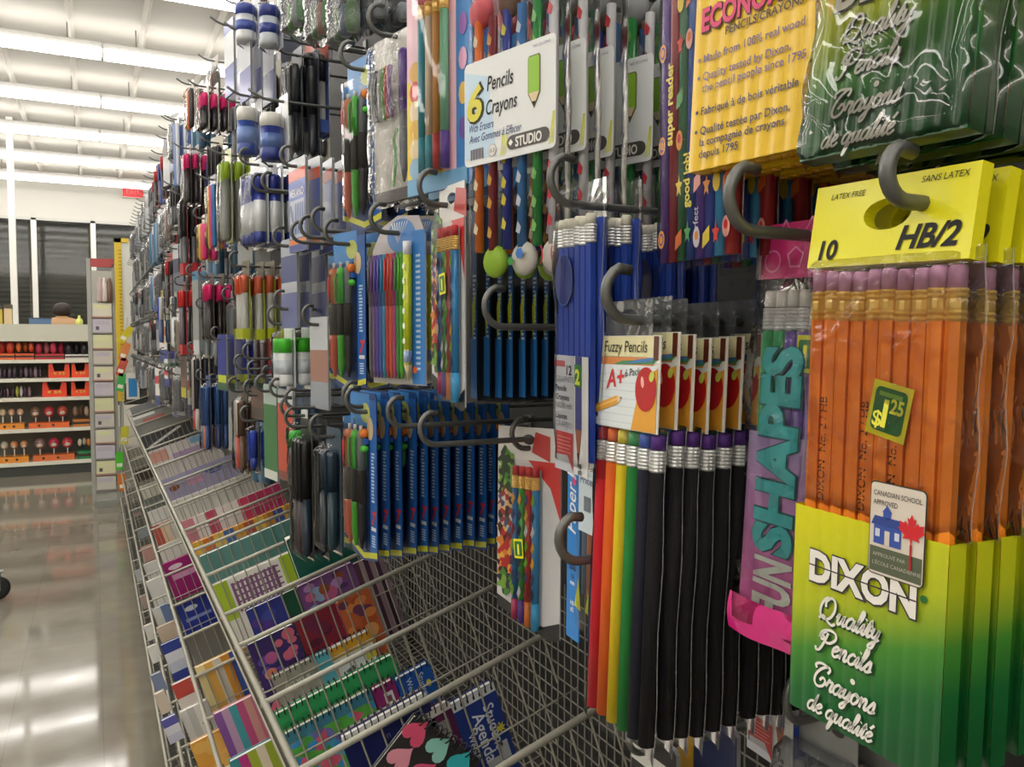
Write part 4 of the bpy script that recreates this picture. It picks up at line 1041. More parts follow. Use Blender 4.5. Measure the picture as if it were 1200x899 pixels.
# ---- character-free card of four printed pencils (red erasers)
def make_printed(lbl, seed, WR=.044):
    t = thing('pencil_pack', lbl, 'pencil pack')
    q = random.Random(seed)
    mb = MB(); W2, H = .044, .19
    holed_card(mb, 2 * min(W2, WR), -.02, .012, 0, .0, .009, .005, .004, .0052, card('#d4d3d0'))
    mb.prism([(-W2, -.17), (WR * .7, -H), (WR, -H + .004), (WR, -.02), (-W2, -.02)], .004, .0052, card('#c6c7c8'))
    y = .0036
    mb.poly([(.0, -.02), (WR, -.02), (WR, -.075), (WR * .7, -.045)], y, card('#c4302f')); mb.poly([(.005, -.012), (.03, -.02), (.03, .004), (.01, .008)], y, card('#b83a36'))
    mb.poly([(-W2, -.17), (WR * .7, -H), (WR, -H + .004), (WR, -H + .02), (WR * .5, -H + .012), (-W2, -.158)], y, card('#26272a'))
    for i, c in enumerate(['#4f8a2f', '#7a9a3a', '#3f5fae', '#c9a46a', '#5a4038', '#b8222c', '#d8822c', '#7a1a24', '#8a2430', '#d8b23a']):
        zz = -.022 - .0135 * i
        P = [(-.031 + (.0115 + .003 * math.sin(3 * k + i)) * math.cos(2 * PI * k / 14), zz + (.012 + .004 * math.sin(2 * k + 2 * i)) * math.sin(2 * PI * k / 14)) for k in range(14)]
        mb.poly(P, y - .0002 - .0001 * i, COMIC[(i // 3) % 3])
    mb.rect(-.018, .02, -.178, -.028, y - .0014, card('#8b9aa6'))
    mb.build('back_card', t)
    bodies = [('#2f6fae', '#c23a6a'), ('#3f9a3f', '#5a3a9a'), ('#b8322f', '#e07a2a'), ('#2f7fb8', '#3fa0d8')]
    for i, (c, e) in enumerate(bodies):
        x = -.0125 + .0092 * i
        def marks(mb, px, py, i=i, c=c):
            for k in range(7):
                zz = -.15 + .015 * k
                mb.poly([(px - .0028, zz), (px, zz - .004), (px + .0028, zz + .003), (px + .0005, zz + .009)], py - .0042, card(q.choice(['#24283a', '#7fae3a', '#8a1f2a', '#d8a23a', '#3a3f6a', '#c9c9cc', '#1f2f4a'])))
            mb.lathe([(.0041, -.176 - .002 * i), (.0041, -.156)], px, py, plastic(e), 10)
        hexpencil('pencil', t, x, -.0005, -.026, -.165, .0039, plastic(c), GOLD, mat('#c8333a', .55), el=.009, fl=.013, n=10, marks=marks)
    mb = MB()
    mb.sheet(lambda u, v: (-.019 + .040 * u, -.0055 - .001 * math.sin(PI * u), -.182 + .16 * v), 6, 6, BLISTER)
    mb.build('blister', t)
    return t
HR = make_printed('white card of four printed pencils with red erasers, above the wire rack', 3)
price_sticker(HR, -.001, -.105, .0125, .0185, -.0075, math.radians(-6), '1')
HR2 = make_printed('', 5, .026)
price_sticker(HR2, .004, -.077, .0125, .0185, -.0075, math.radians(-6), '1')
hang(HR, .372, .705, 1.3045, 16, -1.5, 2)
hook(.705, 1.296, 'hook behind the card of four printed pencils', tipx=.357)
hang(HR2, .285, .690, 1.528, 3, 0)
HR2['label'] = 'card of four printed pencils with red erasers, in front of blue-edged packs'
hook(.700, 1.523, 'hook of the printed pencils in front of the blue-edged packs')

# ---- blue card with script name, pale eraser pencils and a price label
t = thing('pencil_pack', 'bright blue edged pencil pack with white script, half behind the rainbow pencils', 'pencil pack')
mb = MB()
mb.box(-.0275, -.0075, .0, .001, -.165, -.006, card('#1f7fd0')); mb.box(-.0075, .0275, .008, .009, -.165, .012, card('#2a64a8'))
wh = card('#e6ebf0'); y = -.0004
mb.text('Paper', -.0135, -.082, .0205, wh, y, rot=PI / 2, shear=.3, bold=.01, wid=.040); mb.text('Mate', -.0135, -.040, .0205, wh, y, rot=PI / 2, shear=.3, bold=.01, wid=.033)
mb.disc(-.016, -.041, .003, .0036, y, card('#d8326a'), 10)
for z, s in ((-.106, 'MINE'), (-.1105, 'LEAD'), (-.117, '1.3'), (-.122, 'mm'), (-.138, 'HB'), (-.143, '#2')): mb.text(s, -.0175, z, .0048, card('#1a2440') if z > -.12 else wh, y, 'CENTER', bold=.03)
mb.build('printed_card', t)
for i in range(4):
    hexpencil('pencil', t, -.003 + .0076 * i, .0035, -.012, -.125, .0035, plastic(['#5f7f9a', '#c07a5a', '#8a9aa6', '#b8504a'][i]), SILVER, mat('#d08a80', .6), n=10)
mb = MB(); mb.sheet(lambda u, v: (-.0075 + .035 * u, -.003 - .002 * math.sin(PI * u), -.15 + .15 * v), 6, 6, BLISTER)
mb.build('blister', t)
mb = MB(); mb.M = Matrix.Translation((.0055, 0, -.006)); mb.box(-.0045, .02, -.0058, -.0054, -.068, -.022, card('#c9d9e2')); mb.rect(.004, .014, -.052, -.041, -.0062, card('#6a7680')); mb.text('Price', -.002, -.032, .0085, card('#4a5a7a'), -.0062, wid=.018)
mb.build('price_label', t)
mb = MB(); mb.poly([(-.0085, -.135), (.001, -.137), (-.003, -.112)], -.0032, card('#d8e02a')); mb.poly([(.008, -.135), (.016, -.137), (.012, -.118)], -.0032, card('#c9d62a')); mb.build('pencil_points', t)
hang(t, .325, .520, 1.334, -3, 1)
hook(.520, 1.337, 'hook of the blue-edged script pack', tipx=.315)
hook(.451, 1.258, 'bright bare hook curling in front of the blue script pack', r=.0032)
for px, py, lb in ((600, 340, 'bare hook in front of the dark blue pack edges'), (520, 485, 'bare hook nearest the camera in front of the lower blue packs'), (480, 467, 'second bare hook over the lower blue packs')):
    p = at_x(px, py, .285)
    hook(p.y, p.z - .028, lb)

# ---- blue-margined pen cards
def make_pens(parts, tall=.19, bl='#1a5aa8', sw=0):
    t = thing('pen_pack', '', 'pen pack')
    H = tall; W2 = .040
    mb = MB(); base = '#123a78' if sw == 0 else '#0a1626'
    mb.prism([(-W2, -H + .012), (-W2 + .006, -H + .003), (0, -H - .001), (W2, -H + .006), (W2, .006), (W2 - .004, .012), (-W2 + .004, .012), (-W2, .006)], .008, .009, card(base))
    y = .0076
    mb.rect(.020 if sw == 0 else .031, W2 - .0005, -H + .008, .004, y, card(bl))
    mb.rect(-W2 + .001, .020, -.028, .011, y, card('#2f7fc4' if sw == 0 else '#16304e'))
    if sw == 0: mb.disc(.008, -.012, .014, .012, y - .0002, card('#b9c46a'), 14); mb.disc(.022, -.030, .009, .014, y - .0003, card('#c9b48a'), 12)
    w_ = card('#b9cfe6')
    q = random.Random(2)
    for k in range(15): mb.rect(.025 if sw == 0 else .033, (.031 if sw == 0 else .036) + .003 * q.random(), -.060 - .0040 * k, -.0578 - .0040 * k, y - .0003, w_)
    if sw == 0:
        mb.text('7', .0245, -.142, .021, card('#c42f3a'), y - .0003, bold=.05, shear=.2)
        mb.rect(.024, .037, -.150, -.1455, y - .0003, card('#d8d8d4'))
        for k in range(5): mb.rect(.025, .035, -.157 - .003 * k, -.1553 - .003 * k, y - .0003, w_)
        mb.poly([(-W2, -H + .014), (.0, -H + .002), (W2, -H + .009), (W2, -H + .016), (.0, -H + .009), (-W2, -H + .021)], y - .0003, card('#c9cc3a'))
    else:
        mb.poly([(.031, -.085), (.038, -.07), (.037, -.10), (.032, -.115)], y - .0004, card('#b9c43a'))
        mb.rect(.028, W2 - .0005, -H + .008, -.115, y - .0002, card('#2f78c4'))
    mb.build('printed_card', t)
    cols = [('#d8562f', '#e07a4a'), ('#46b52c', '#54c835'), ('#2a2c30', '#7d858a')]
    for i, (c, e) in enumerate(cols if sw == 0 else []):
        x = -.028 + .0175 * i
        mb = MB()
        mb.lathe([(.0018, -H + .016), (.0048, -H + .032), (.0052, -.125), (.0055, -.12)], x, .002, plastic(c), 10)
        mb.lathe([(.0055, -.120), (.0057, -.085), (.0055, -.080)], x, .002, mat('#2c2a2c', .6), 10)
        mb.lathe([(.0055, -.080), (.0055, -.040), (.0035, -.034)], x, .002, plastic(e), 10)
        mb.lathe([(.002, -.034), (.002, -.027)], x, .002, plastic('#e0e0dc'), 8)
        mb.tube([(x, -.0045, -.042), (x, -.0062, -.050), (x, -.0058, -.072), (x, -.0045, -.078)], .0016, plastic('#3fb04a' if i else '#cf3a3a'), 6)
        mb.build('pen', t)
    if parts:
        mb = MB(); mb.ball((.012, .004, -.036), .006, mat('#e07a2a', .5), 12, 8); mb.ball((.012, .004, -.054), .0065, mat('#49b83a', .5), 12, 8, (1.2, .8, .7)); mb.box(.004, .019, .002, .007, -.048, -.042, mat('#2f62b8', .5)); mb.build('eraser', t)
        mb = MB(); mb.sheet(lambda u, v: (-.037 + .056 * u, -.0075 * min(1, 5 * min(u, 1 - u)) + .007 * (1 - min(1, 5 * min(u, 1 - u))), -H + .012 + (H - .03) * v), 10, 6, BLISTER); mb.build('blister', t)
    return t
P1 = make_pens(True)
P2 = copy_tree(P1); P3 = copy_tree(P1)
stack(P1, 12, .278, .958, 1.327, .0155, 'blue card of green and orange pens with red figure, lower row', 'blue pen cards in the lower row', yaw=6, jit=1.5)
hook(.958, 1.322, 'hook of the lower row of blue pen cards')
stack(P2, 4, .285, 1.035, 1.528, .030, 'blue-topped card of chunky green pens, left of the gel pens', 'blue-topped pen cards beside the gel pens', yaw=14)
hook(1.035, 1.523, 'hook of the blue-topped pen cards')
stack(P3, 5, .282, .955, 1.722, .028, 'card of chunky green and orange pens hanging high up', 'pen cards in the high row', yaw=12)
hook(.955, 1.717, 'hook of the high pen cards')
P4 = make_pens(False, .178, '#15559c', 1)
stack(P4, 12, .300, .722, 1.518, .0125, 'dark blue card with a bright blue edge behind the printed pencils', 'blue-edged cards behind the printed pencils', yaw=4, jit=1.5)

# ---- gel pens
def make_gel():
    t = thing('pen_pack', '', 'pen pack')
    mb = MB(); W2, H = .050, .166
    mb.prism([(-W2, -H), (W2, -H), (W2, -.01), (W2 - .012, .010), (.0, .014), (-W2 + .02, .004), (-W2, -.02)], .008, .009, card('#b9b4b8'))
    y = .0076
    mb.rect(.026, W2 - .0005, -H + .001, -.005, y, card('#2f78c0')); mb.disc(.006, -.008, .026, .018, y, card('#4f86c9'), 20)
    for k in range(7): mb.poly([(.0, -.016), (-.012 + .005 * k, .006), (-.010 + .005 * k, .007)], y - .0003, card('#dfe6ec'))
    for k in range(22): mb.rect(.033, .041, -.150 + .0056 * k, -.1474 + .0056 * k, y - .0003, card('#a9c6e2'))
    mb.rect(-W2 + .001, .025, -H + .001, -H + .012, y - .0002, card('#a9a9a6')); mb.disc(.031, -.15, .004, .004, y - .0004, card('#e0682a'), 12)
    mb.build('printed_card', t)
    cols = ['#6a6a6e', '#7a4a9a', '#5a4ab0', '#3f5fc0', '#2f9ac4', '#c8322f', '#e0562a', '#c23a8a', '#2f9a3a', '#5fc02f']
    for i, c in enumerate(cols):
        x = -.046 + .0066 * i; mb = MB()
        mb.lathe([(.0014, -H + .006), (.0029, -H + .016), (.0030, -.095), (.0030, -.032)], x, .0035, plastic(c), 8)
        mb.lathe([(.0033, -.082), (.0033, -.030), (.0024, -.026)], x, .0035, plastic(cols[(i + 0) % 10]), 8)
        mb.tube([(x, -.0005, -.032), (x, -.0012, -.066)], .0009, plastic(c), 5)
        mb.build('gel_pen', t)
    mb = MB(); mb.lathe([(.0005, -.162), (.0046, -.145), (.0046, -.128)], .0245, .003, card('#e6d9b0'), 10)
    mb.lathe([(.0046, -.145), (.0046, -.030)], .0245, .003, plastic('#b8c41f'), 12); mb.lathe([(.0048, -.030), (.0048, -.016)], .0245, .003, mat('#dcdce0', .5), 12); mb.lathe([(.0047, -.142), (.0047, -.13)], .0245, .003, plastic('#7f9ac0'), 12)
    for k in range(6): mb.disc(.0245, -.042 - .0155 * k, .0024, .0034, -.0022, card('#eef0d8'), 10)
    mb.build('dotted_pencil', t)
    mb = MB(); mb.sheet(lambda u, v: (-.0495 + .08 * u, -.003 * min(1, 8 * min(u, 1 - u)) + .002, -H + .004 + (H - .018) * v), 10, 6, BLISTER); mb.build('blister', t)
    return t
GP = make_gel()
stack(GP, 3, .285, .845, 1.520, .03, 'card of ten rainbow gel pens and a lime spotted pencil', 'gel pen cards', yaw=15)
hook(.845, 1.515, 'hook of the rainbow gel pen cards')

# ---- pastel card pencils, upper edge of the picture
def make_pastel():
    t = thing('pencil_pack', '', 'pencil pack'); W2, H = .05, .19
    mb = MB(); mb.prism([(-W2, -H), (W2 - .004, -H), (W2, -H + .006), (W2, .01), (-W2, .01)], .006, .007, card('#3f83c8'))
    y = .0056
    mb.rect(-W2 + .0005, .028, -H + .0005, .009, y, card('#e3b6c6')); mb.poly([(-W2 + .0005, -H + .0005), (.02, -H + .0005), (-.005, -.15), (-.02, -.10), (-W2 + .0005, -.08)], y - .0002, card('#e2c63a'))
    for i, c in enumerate(['#d8a23a', '#cf3a34', '#e8cfa8', '#e0b02a', '#e8d0a0', '#8ab8d8']): mb.disc(-.036, -.075 - .018 * i, .009, .010, y - .0004 - .0001 * i, card(c), 12)
    mb.rect(-W2 + .0005, W2 - .006, -H + .0005, -H + .016, y - .0004, card('#6fa6cf')); 
    for k in range(4): mb.disc(.038, -.05 - .03 * k, .006, .01, y - .0003, card(['#8f5fae', '#d8a0c0', '#e0b85a', '#6a4fa0'][k]), 10)
    mb.build('printed_card', t)
    for i, (c, e) in enumerate([('#2f9ab0', '#2f9ab0'), ('#d8c9b0', '#3fa0b4'), ('#c8872f', '#c8322f'), ('#6fae8a', '#5a3a9a')]):
        def marks(mb, px, py, e=e): mb.lathe([(.0043, -.172), (.0043, -.140)], px, py, plastic(e), 10)
        hexpencil('pencil', t, -.018 + .0115 * i, .001, -.012, -.16, .0040, plastic(c), GOLD, mat('#d06a7a', .5), n=10, marks=marks)
    mb = MB(); mb.sheet(lambda u, v: (-.026 + .052 * u, -.0045 - .001 * math.sin(PI * u), -.178 + .172 * v), 6, 6, BLISTER); mb.build('blister', t)
    return t
PA = make_pastel()
stack(PA, 4, .280, .712, 1.728, .022, 'blue and pink card of four pastel pencils with gold ferrules', 'pastel pencil cards', yaw=14)
hook(.712, 1.735, 'hook of the pastel pencil cards')
# ---- eraser and clip set with one purple pen
def make_set():
    t = thing('stationery_set', '', 'stationery set'); W2, H = .045, .165
    mb = MB(); mb.prism([(-W2, -H), (W2, -H), (W2, .01), (-W2, .01)], .007, .008, card('#d8d6d2')); y = .0066
    mb.rect(-W2 + .001, .012, -H + .001, -.085, y, card('#dcd9d4')); mb.ribbon([(-.006, -.15), (.0, -.12), (-.004, -.10), (.003, -.09)], .006, card('#57b03a'), y - .0003)
    mb.rect(-W2, W2, -H, -H + .012, y - .0003, card('#7f7d80')); mb.build('printed_card', t)
    for i in range(6):
        mb = MB(); mb.tube([(-.038 + .007 * i, .002, -.024), (-.0385 + .007 * i, .0, -.045), (-.037 + .007 * i, .002, -.078)], .0026, plastic(['#b9bcc0', '#3f4248', '#c9ccce', '#6fae3f', '#d04a3a', '#8a4a9a'][i]), 6); mb.build('clip', t)
    mb = MB(); mb.lathe([(.001, -.15), (.005, -.13), (.005, -.078)], .024, .001, plastic('#7d7f86'), 10); mb.lathe([(.0056, -.078), (.0056, -.018), (.003, -.014)], .024, .001, plastic('#5f2fa0'), 10); mb.build('pen', t)
    bag(t, .094, -.17, .006, -.005, .01, FILM, seed=9)
    return t
SE = make_set()
stack(SE, 3, .285, .845, 1.715, .03, 'bagged clip set with one purple pen on a white card', 'bagged clip sets', yaw=13)
hook(.845, 1.720, 'hook of the bagged clip sets')

# ================================================================== general stationery further along the wall
def hdr(mb, w, c, y=.006, z0=-.03, z1=.010):
    mb.prism([(-w / 2, z0), (w / 2, z0), (w / 2, z1 - .004), (w / 2 - .004, z1), (-w / 2 + .004, z1), (-w / 2, z1 - .004)], y, y + .001, card(c))
def pk_pens(w, h, P, parts):
    """P: header colour, list of (cap, body) pairs, cap share, [foot colour]"""
    hc, cols, share = P[:3]; foot = P[3] if len(P) > 3 else None
    t = None; n = len(cols); r = min(.0075, w / n * .46)
    def pen(mb, i):
        x = -w / 2 + w * (i + .5) / n; cap, body = cols[i]
        zt, zb = -.022, -h + .004; zc = zt - (zt - zb) * share
        mb.lathe([(r * .55, zb), (r * .9, zb + .006), (r, zb + .012), (r * .97, zc)], x, .0, plastic(body), 8)
        mb.lathe([(r * 1.05, zc), (r * 1.05, zt - .006), (r * .8, zt)], x, .0, plastic(cap), 8)
        mb.box(x - r * .2, x + r * .2, -r * 1.35, -r * .9, zc - .004, zt - .004, plastic(cap))
    def cardm(mb):
        hdr(mb, w, hc, r + .0005)
        mb.box(-w / 2, w / 2, r + .0005, r + .0015, -h, -.03, card(foot or hc))
        if foot: mb.box(-w / 2 * 1.02, w / 2 * 1.02, -r - .001, r, -h, -h + h * .14, card(foot))
    return cardm, [('pen', lambda mb, i=i: pen(mb, i)) for i in range(n)]
def pk_bands(w, h, P, parts):
    """P: list of (share, colour) from the top down, thickness"""
    bands, d = P; d = min(d, .004)
    def cardm(mb):
        mb.prism([(-w / 2, -h), (w / 2, -h), (w / 2, .006), (w / 2 - .004, .010), (-w / 2 + .004, .010), (-w / 2, .006)], .0, d, card(bands[0][1]), card('#8d9094'))
        z = .008; H = h + .008
        for s, c in bands:
            mb.rect(-w / 2 + .0005, w / 2 - .0005, max(-h + .0005, z - s * H), z, -.0004, card(c)); z -= s * H
    return cardm, []
def pk_vbands(w, h, P, parts):
    cols, hc = P
    def cardm(mb): hdr(mb, w, hc, .004)
    def rod(mb, i):
        n = len(cols); r = w / n * .48; x = -w / 2 + w * (i + .5) / n
        mb.lathe([(r * .6, -h), (r, -h + .008), (r, -.022), (r * .8, -.018)], x, .0, plastic(cols[i]), 8)
    return cardm, [('marker', lambda mb, i=i: rod(mb, i)) for i in range(len(cols))]
def pk_glue(w, h, P, parts):
    """P: header, cap colour, body colour, label colour, count"""
    hc, cap, body, lab, n = P; r = w / n * .46
    def cardm(mb): hdr(mb, w, hc, r, -.035); mb.box(-w / 2, w / 2, r, r + .001, -h, -.035, card(hc))
    def st(mb, i):
        x = -w / 2 + w * (i + .5) / n; zt, zb = -.026, -h + .002; zc = zt - (zt - zb) * .30
        mb.lathe([(r * .9, zb), (r, zb + .006), (r, zb + .012), (r * .96, zb + .014), (r * .96, zc)], x, 0, plastic(body), 12)
        mb.lathe([(r * .98, zb + .02), (r * .98, zc - .012)], x, 0, card(lab), 12)
        mb.lathe([(r, zc), (r, zt - .005), (r * .85, zt)], x, 0, plastic(cap), 12)
    return cardm, [('glue_stick', lambda mb, i=i: st(mb, i)) for i in range(n)]
def pk_bag(w, h, P, parts):
    """P: header colour, contents colours"""
    hc, cols = P
    def cardm(mb): hdr(mb, w, hc, .004)
    def inn(mb, i):
        n = len(cols); x = -w * .42 + w * .84 * (i + .5) / n
        mb.lathe([(w * .30 / n, -h * .93), (w * .38 / n, -h * .8), (w * .38 / n, -.045), (w * .25 / n, -.036)], x, .004, plastic(cols[i]), 8)
    return cardm, [('contents', lambda mb, i=i: inn(mb, i)) for i in range(len(cols))] + [('bag', 'bag')]
KINDS = dict(pens=pk_pens, bands=pk_bands, vbands=pk_vbands, glue=pk_glue, bag=pk_bag)
NAMES = dict(pens=('marker_pack', 'marker pack'), bands=('stationery_card', 'stationery card'), vbands=('highlighter_pack', 'highlighter pack'), glue=('glue_stick_pack', 'glue pack'), bag=('bagged_stationery', 'stationery bag'))
def make_pack(kind, w, h, P, parts=True, film=False):
    cm, its = KINDS[kind](w, h, P, parts)
    nm, cat = NAMES[kind]
    if not parts:
        mb = MB(); cm(mb)
        for n_, f in its:
            if f == 'bag': continue
            f(mb)
        o = mb.build(nm); o['category'] = cat
        if any(f == 'bag' for _, f in its):
            e = thing(nm, '', cat); o.name = 'contents'; del o['category']; o.parent = e
            bag(e, w, -h - .004, -.02, -.012, .014, FILM_GREY, seed=len(bpy.data.meshes), nu=6, nv=10)
            return e
        return o
    t = thing(nm, '', cat)
    mb = MB(); cm(mb); mb.build('header_card' if kind != 'bands' else 'printed_card', t)
    for n_, f in its:
        if f == 'bag': bag(t, w, -h - .004, -.02, -.012, .014, FILM_GREY, seed=len(bpy.data.meshes), nu=8, nv=14)
        else:
            mb = MB(); f(mb); mb.build(n_, t)
    if film: bag(t, w * 1.08, -h - .006, -.012, -.012, .012, FILM_FLAT, seed=len(bpy.data.meshes), nu=8, nv=14)
    return t
_used = []
WREAL = dict(pens=.052, bands=.072, vbands=.055, glue=.0, bag=.075)
DREAL = dict(pens=.026, bands=.022, vbands=.026, glue=.0, bag=.034)
def spot(x0, y0, x1, y1, kind, P, n, desc, dx=None, yaw=8, X=.285, parts=True, film=False, hk=True, w=None, one=False):
    """a hook of packs that covers the given patch of the wall as seen from the aisle: at this glancing angle the row of packs along the hook is what fills the width"""
    m = (x0 + x1) / 2
    a0 = at_x(x0, (y0 + y1) / 2, X)
    z_ = (a0 - Vector((0, 0, EYE))).dot(_F)
    span = (x1 - x0) * z_ / FPX
    phi = math.atan2(X, a0.y)
    if w is None:
        w = WREAL[kind] if kind != 'glue' else (span / P[4] if P[4] == 1 else .026) * P[4]
        if kind == 'pens' and len(P[1]) == 1: w = .022
    if dx is None: dx = DREAL[kind] if kind != 'glue' else w / P[4] * 1.15
    app = w * math.sin(phi + math.radians(yaw))
    if kind == 'glue': app = max(app, w / P[4])
    k = 1 + int(max(0, span - app) / (dx * math.cos(phi)) + .5)
    k = 1 if one else max(1, min(9, k, int((.56 - X) / dx)))
    cy = a0.y - w / 2 * .9
    p = at_x(x0, y0, X); b_ = at_x(x0, y1, X)
    h = min(.34, max(.05, p.z - b_.z))
    if kind == 'pens' and len(P[1]) > 3: P = (P[0], P[1][:3]) + tuple(P[2:])
    o = make_pack(kind, w, h, P, parts, film or (kind in ('pens', 'vbands', 'glue') and x1 > 236))
    stack(o, k, X, cy, p.z - .010, dx, desc, desc + ' on one hook', yaw=yaw, jit=5)
    _used.append((cy, p.z, b_.z))
    if hk: hook(cy, p.z - .012, 'hook: ' + desc, tipx=X - .024)
PB = [('#e0246e', '#262224')]
NV, WB = '#1f2a6e', '#c9cfdb'
spot(343, 190, 402, 290, 'bands', ([(.1, '#c9cfd6'), (.12, '#d8562f'), (.22, '#2f4fa8'), (.42, '#3f5494'), (.06, '#d87a2f'), (.08, '#27398c')], .012), 3, 'blue card of drawing instruments with orange bands')
# the printed name and instruments on the drawing set
for o in [o for o in C.objects if o.get('label', '').startswith('blue card of drawing instruments') and 'front one' in o['label']]:
    me = o.children[0]
    w = max(v.co.x for v in me.data.vertices) * 2; h = -min(v.co.z for v in me.data.vertices)
    mb = MB()
    mb.text('MEKANO', 0, -h * .36, .017, card('#d6dbe4'), -.0009, 'CENTER', bold=.02, wid=w * .8)
    mb.rect(-w * .42, w * .42, -h * .84, -h * .40, -.0007, card('#aab3c6'))
    for k in range(4): mb.rect(-w * .1 + w * .13 * k, -w * .1 + w * .13 * k + w * .08, -h * .8, -h * .44, -.0009, card('#4a5f9c'))
    mb.ribbon([(-w * .38, -h * .45), (-w * .1, -h * .8)], .008, card('#56699f'), -.0011)
    mb.build('printed_face', o)
S = spot
# --- first strip beyond the pen cards (x 300-400)
S(350, 490, 378, 640, 'pens', ('#2a2c30', [('#1c1d20', '#26272b'), ('#232428', '#3a1f28'), ('#1c1d20', '#1f3040')], .5), 3, 'clear bag of black calligraphy pens over the green binder', film=True)
S(380, 500, 402, 632, 'pens', ('#2c4458', [('#1f3342', '#1c2a36'), ('#22384a', '#24404c')], .4), 2, 'pack of slate blue pens next to the black calligraphy pens')
S(346, 478, 366, 560, 'glue', ('#d6d8d6', '#3fb83a', '#d4d8da', '#c2cad6', 1), 2, 'white glue stick with green cap left of the black pens')
S(330, 455, 346, 553, 'bands', ([(.15, '#b8c0c4'), (.75, '#b8452a'), (.1, '#7a3a2c')], .012), 3, 'narrow red-orange card beside the white glue stick')
S(313, 450, 329, 552, 'bands', ([(.2, '#9fb0a8'), (.7, '#2f6f3a'), (.1, '#c9d0c8')], .012), 3, 'narrow green card beside the red-orange card')
S(318, 438, 400, 470, 'bands', ([(.5, '#5a7fb0'), (.5, '#8a9cb0')], .02), 2, 'low blue-grey eraser card among the curled hooks', X=.34)
S(328, 372, 366, 446, 'glue', ('#dfe3e6', '#45c02c', '#dfe3e8', '#c9d3de', 2), 3, 'pair of white glue sticks with bright green caps')
S(334, 282, 384, 378, 'bands', ([(.18, '#9aa3b4'), (.30, '#2f3f7a'), (.12, '#a9aeb8'), (.40, '#5f6798')], .02), 3, 'lilac and navy patterned glue card above the green-capped sticks')
S(368, 372, 386, 470, 'bands', ([(.35, '#b9bec4'), (.35, '#9a6f62'), (.3, '#8f96a0')], .01), 2, 'grey and tan ruler card beside the pen cards', X=.31)
S(292, 190, 343, 285, 'glue', ('#d9dde2', '#28348a', '#27388c', '#d2d6da', 4), 3, 'row of navy glue sticks with white labels in clear bags', film=True)
S(316, 112, 346, 186, 'glue', ('#dfe2e6', '#e0e0dc', '#26388a', '#5a78b8', 1), 2, 'large navy glue bottle with white cap, the right one of two', film=True)
S(288, 108, 315, 180, 'glue', ('#dfe2e6', '#e6e6e2', '#2f4a9a', '#6f8cc8', 1), 2, 'large navy glue bottle with white cap, the left one of two', film=True)
S(284, 36, 322, 118, 'bands', ([(.12, '#39479c'), (.45, '#b9c0cc'), (.43, '#3a479a')], .02), 2, 'white over navy glue card above the left glue bottle')
S(266, 28, 283, 112, 'bands', ([(.15, '#4a58b0'), (.45, '#d2d8de'), (.4, '#3f4fa8')], .02), 2, 'slim white and navy glue card at the left of its row')
S(286, -12, 312, 50, 'glue', ('#d9dde4', '#3248a0', '#dfe3ea', '#3f58b0', 1), 2, 'white and blue glue stick at the upper left end of the hooks', film=True)
S(313, -14, 338, 54, 'glue', ('#c9ced8', '#27398c', '#c9d0dc', '#2c3f94', 1), 2, 'white and blue glue stick right of its twin near the ceiling', film=True)
S(340, 60, 362, 180, 'pens', ('#2a3140', [('#2c2f36', '#b9bcc0'), ('#26292f', '#3a3d44')], .55), 3, 'dark scissors card with a pale window between glue and pens', X=.33)
S(356, 48, 380, 155, 'pens', ('#c24a2c', [('#c9cac8', '#34363c'), ('#2c2f36', '#b0b2b4')], .35, '#3f5fae'), 3, 'scissors card with orange and blue printed corner', X=.36)
S(340, -25, 366, 35, 'bag', ('#2a3a2c', ['#57b02c', '#c9cfd0', '#3f9a3a']), 3, 'crinkled bag of bright green pens against the upper edge', film=False, X=.30)
S(368, -25, 392, 45, 'bag', ('#2c3442', ['#3f8a3f', '#c98a7a', '#5aa03a']), 3, 'crinkled bag of green and pink pens, second at the upper edge', X=.30)
S(394, -25, 420, 48, 'bag', ('#2c3442', ['#3a7a3f', '#4a6a8a', '#4f8f3a']), 4, 'crinkled bag of dark green pens, third at the upper edge', X=.31)
S(425, -25, 470, 30, 'bag', ('#2c3442', ['#5f7f9a', '#3a3f48', '#9aa6ae']), 4, 'crinkled bag of grey-blue pens, rightmost at the upper edge', X=.34)
S(742, 846, 800, 1010, 'bands', ([(.12, '#17181a'), (.1, '#c9c9c4'), (.78, '#17181a')], .01), 1, 'black card with pale lettering just below the flocked pencils', X=.40, w=.06, one=True, yaw=0)
S(795, 830, 812, 1010, 'bands', ([(1, '#c99a2a')], .01), 1, 'narrow ochre card just below the flocked pencils', X=.43, w=.02, one=True, yaw=0)
S(815, 830, 870, 1010, 'bands', ([(1, '#2a3050')], .01), 1, 'dull navy card just below the flocked pencils', X=.43, w=.05, one=True, yaw=0)
S(915, 800, 975, 1010, 'bag', ('#8a8c8c', ['#77797a', '#8f9192', '#6a6c6e']), 1, 'cloudy bag of grey pencils left of the lowest green sleeve', X=.40, w=.06, one=True, yaw=0)
S(965, 815, 1020, 1010, 'bag', ('#7a7c7c', ['#6c6e70', '#7c7e80', '#5a5c5e']), 1, 'cloudy bag of grey pencils behind the lowest green sleeve', X=.42, w=.06, one=True, yaw=0)
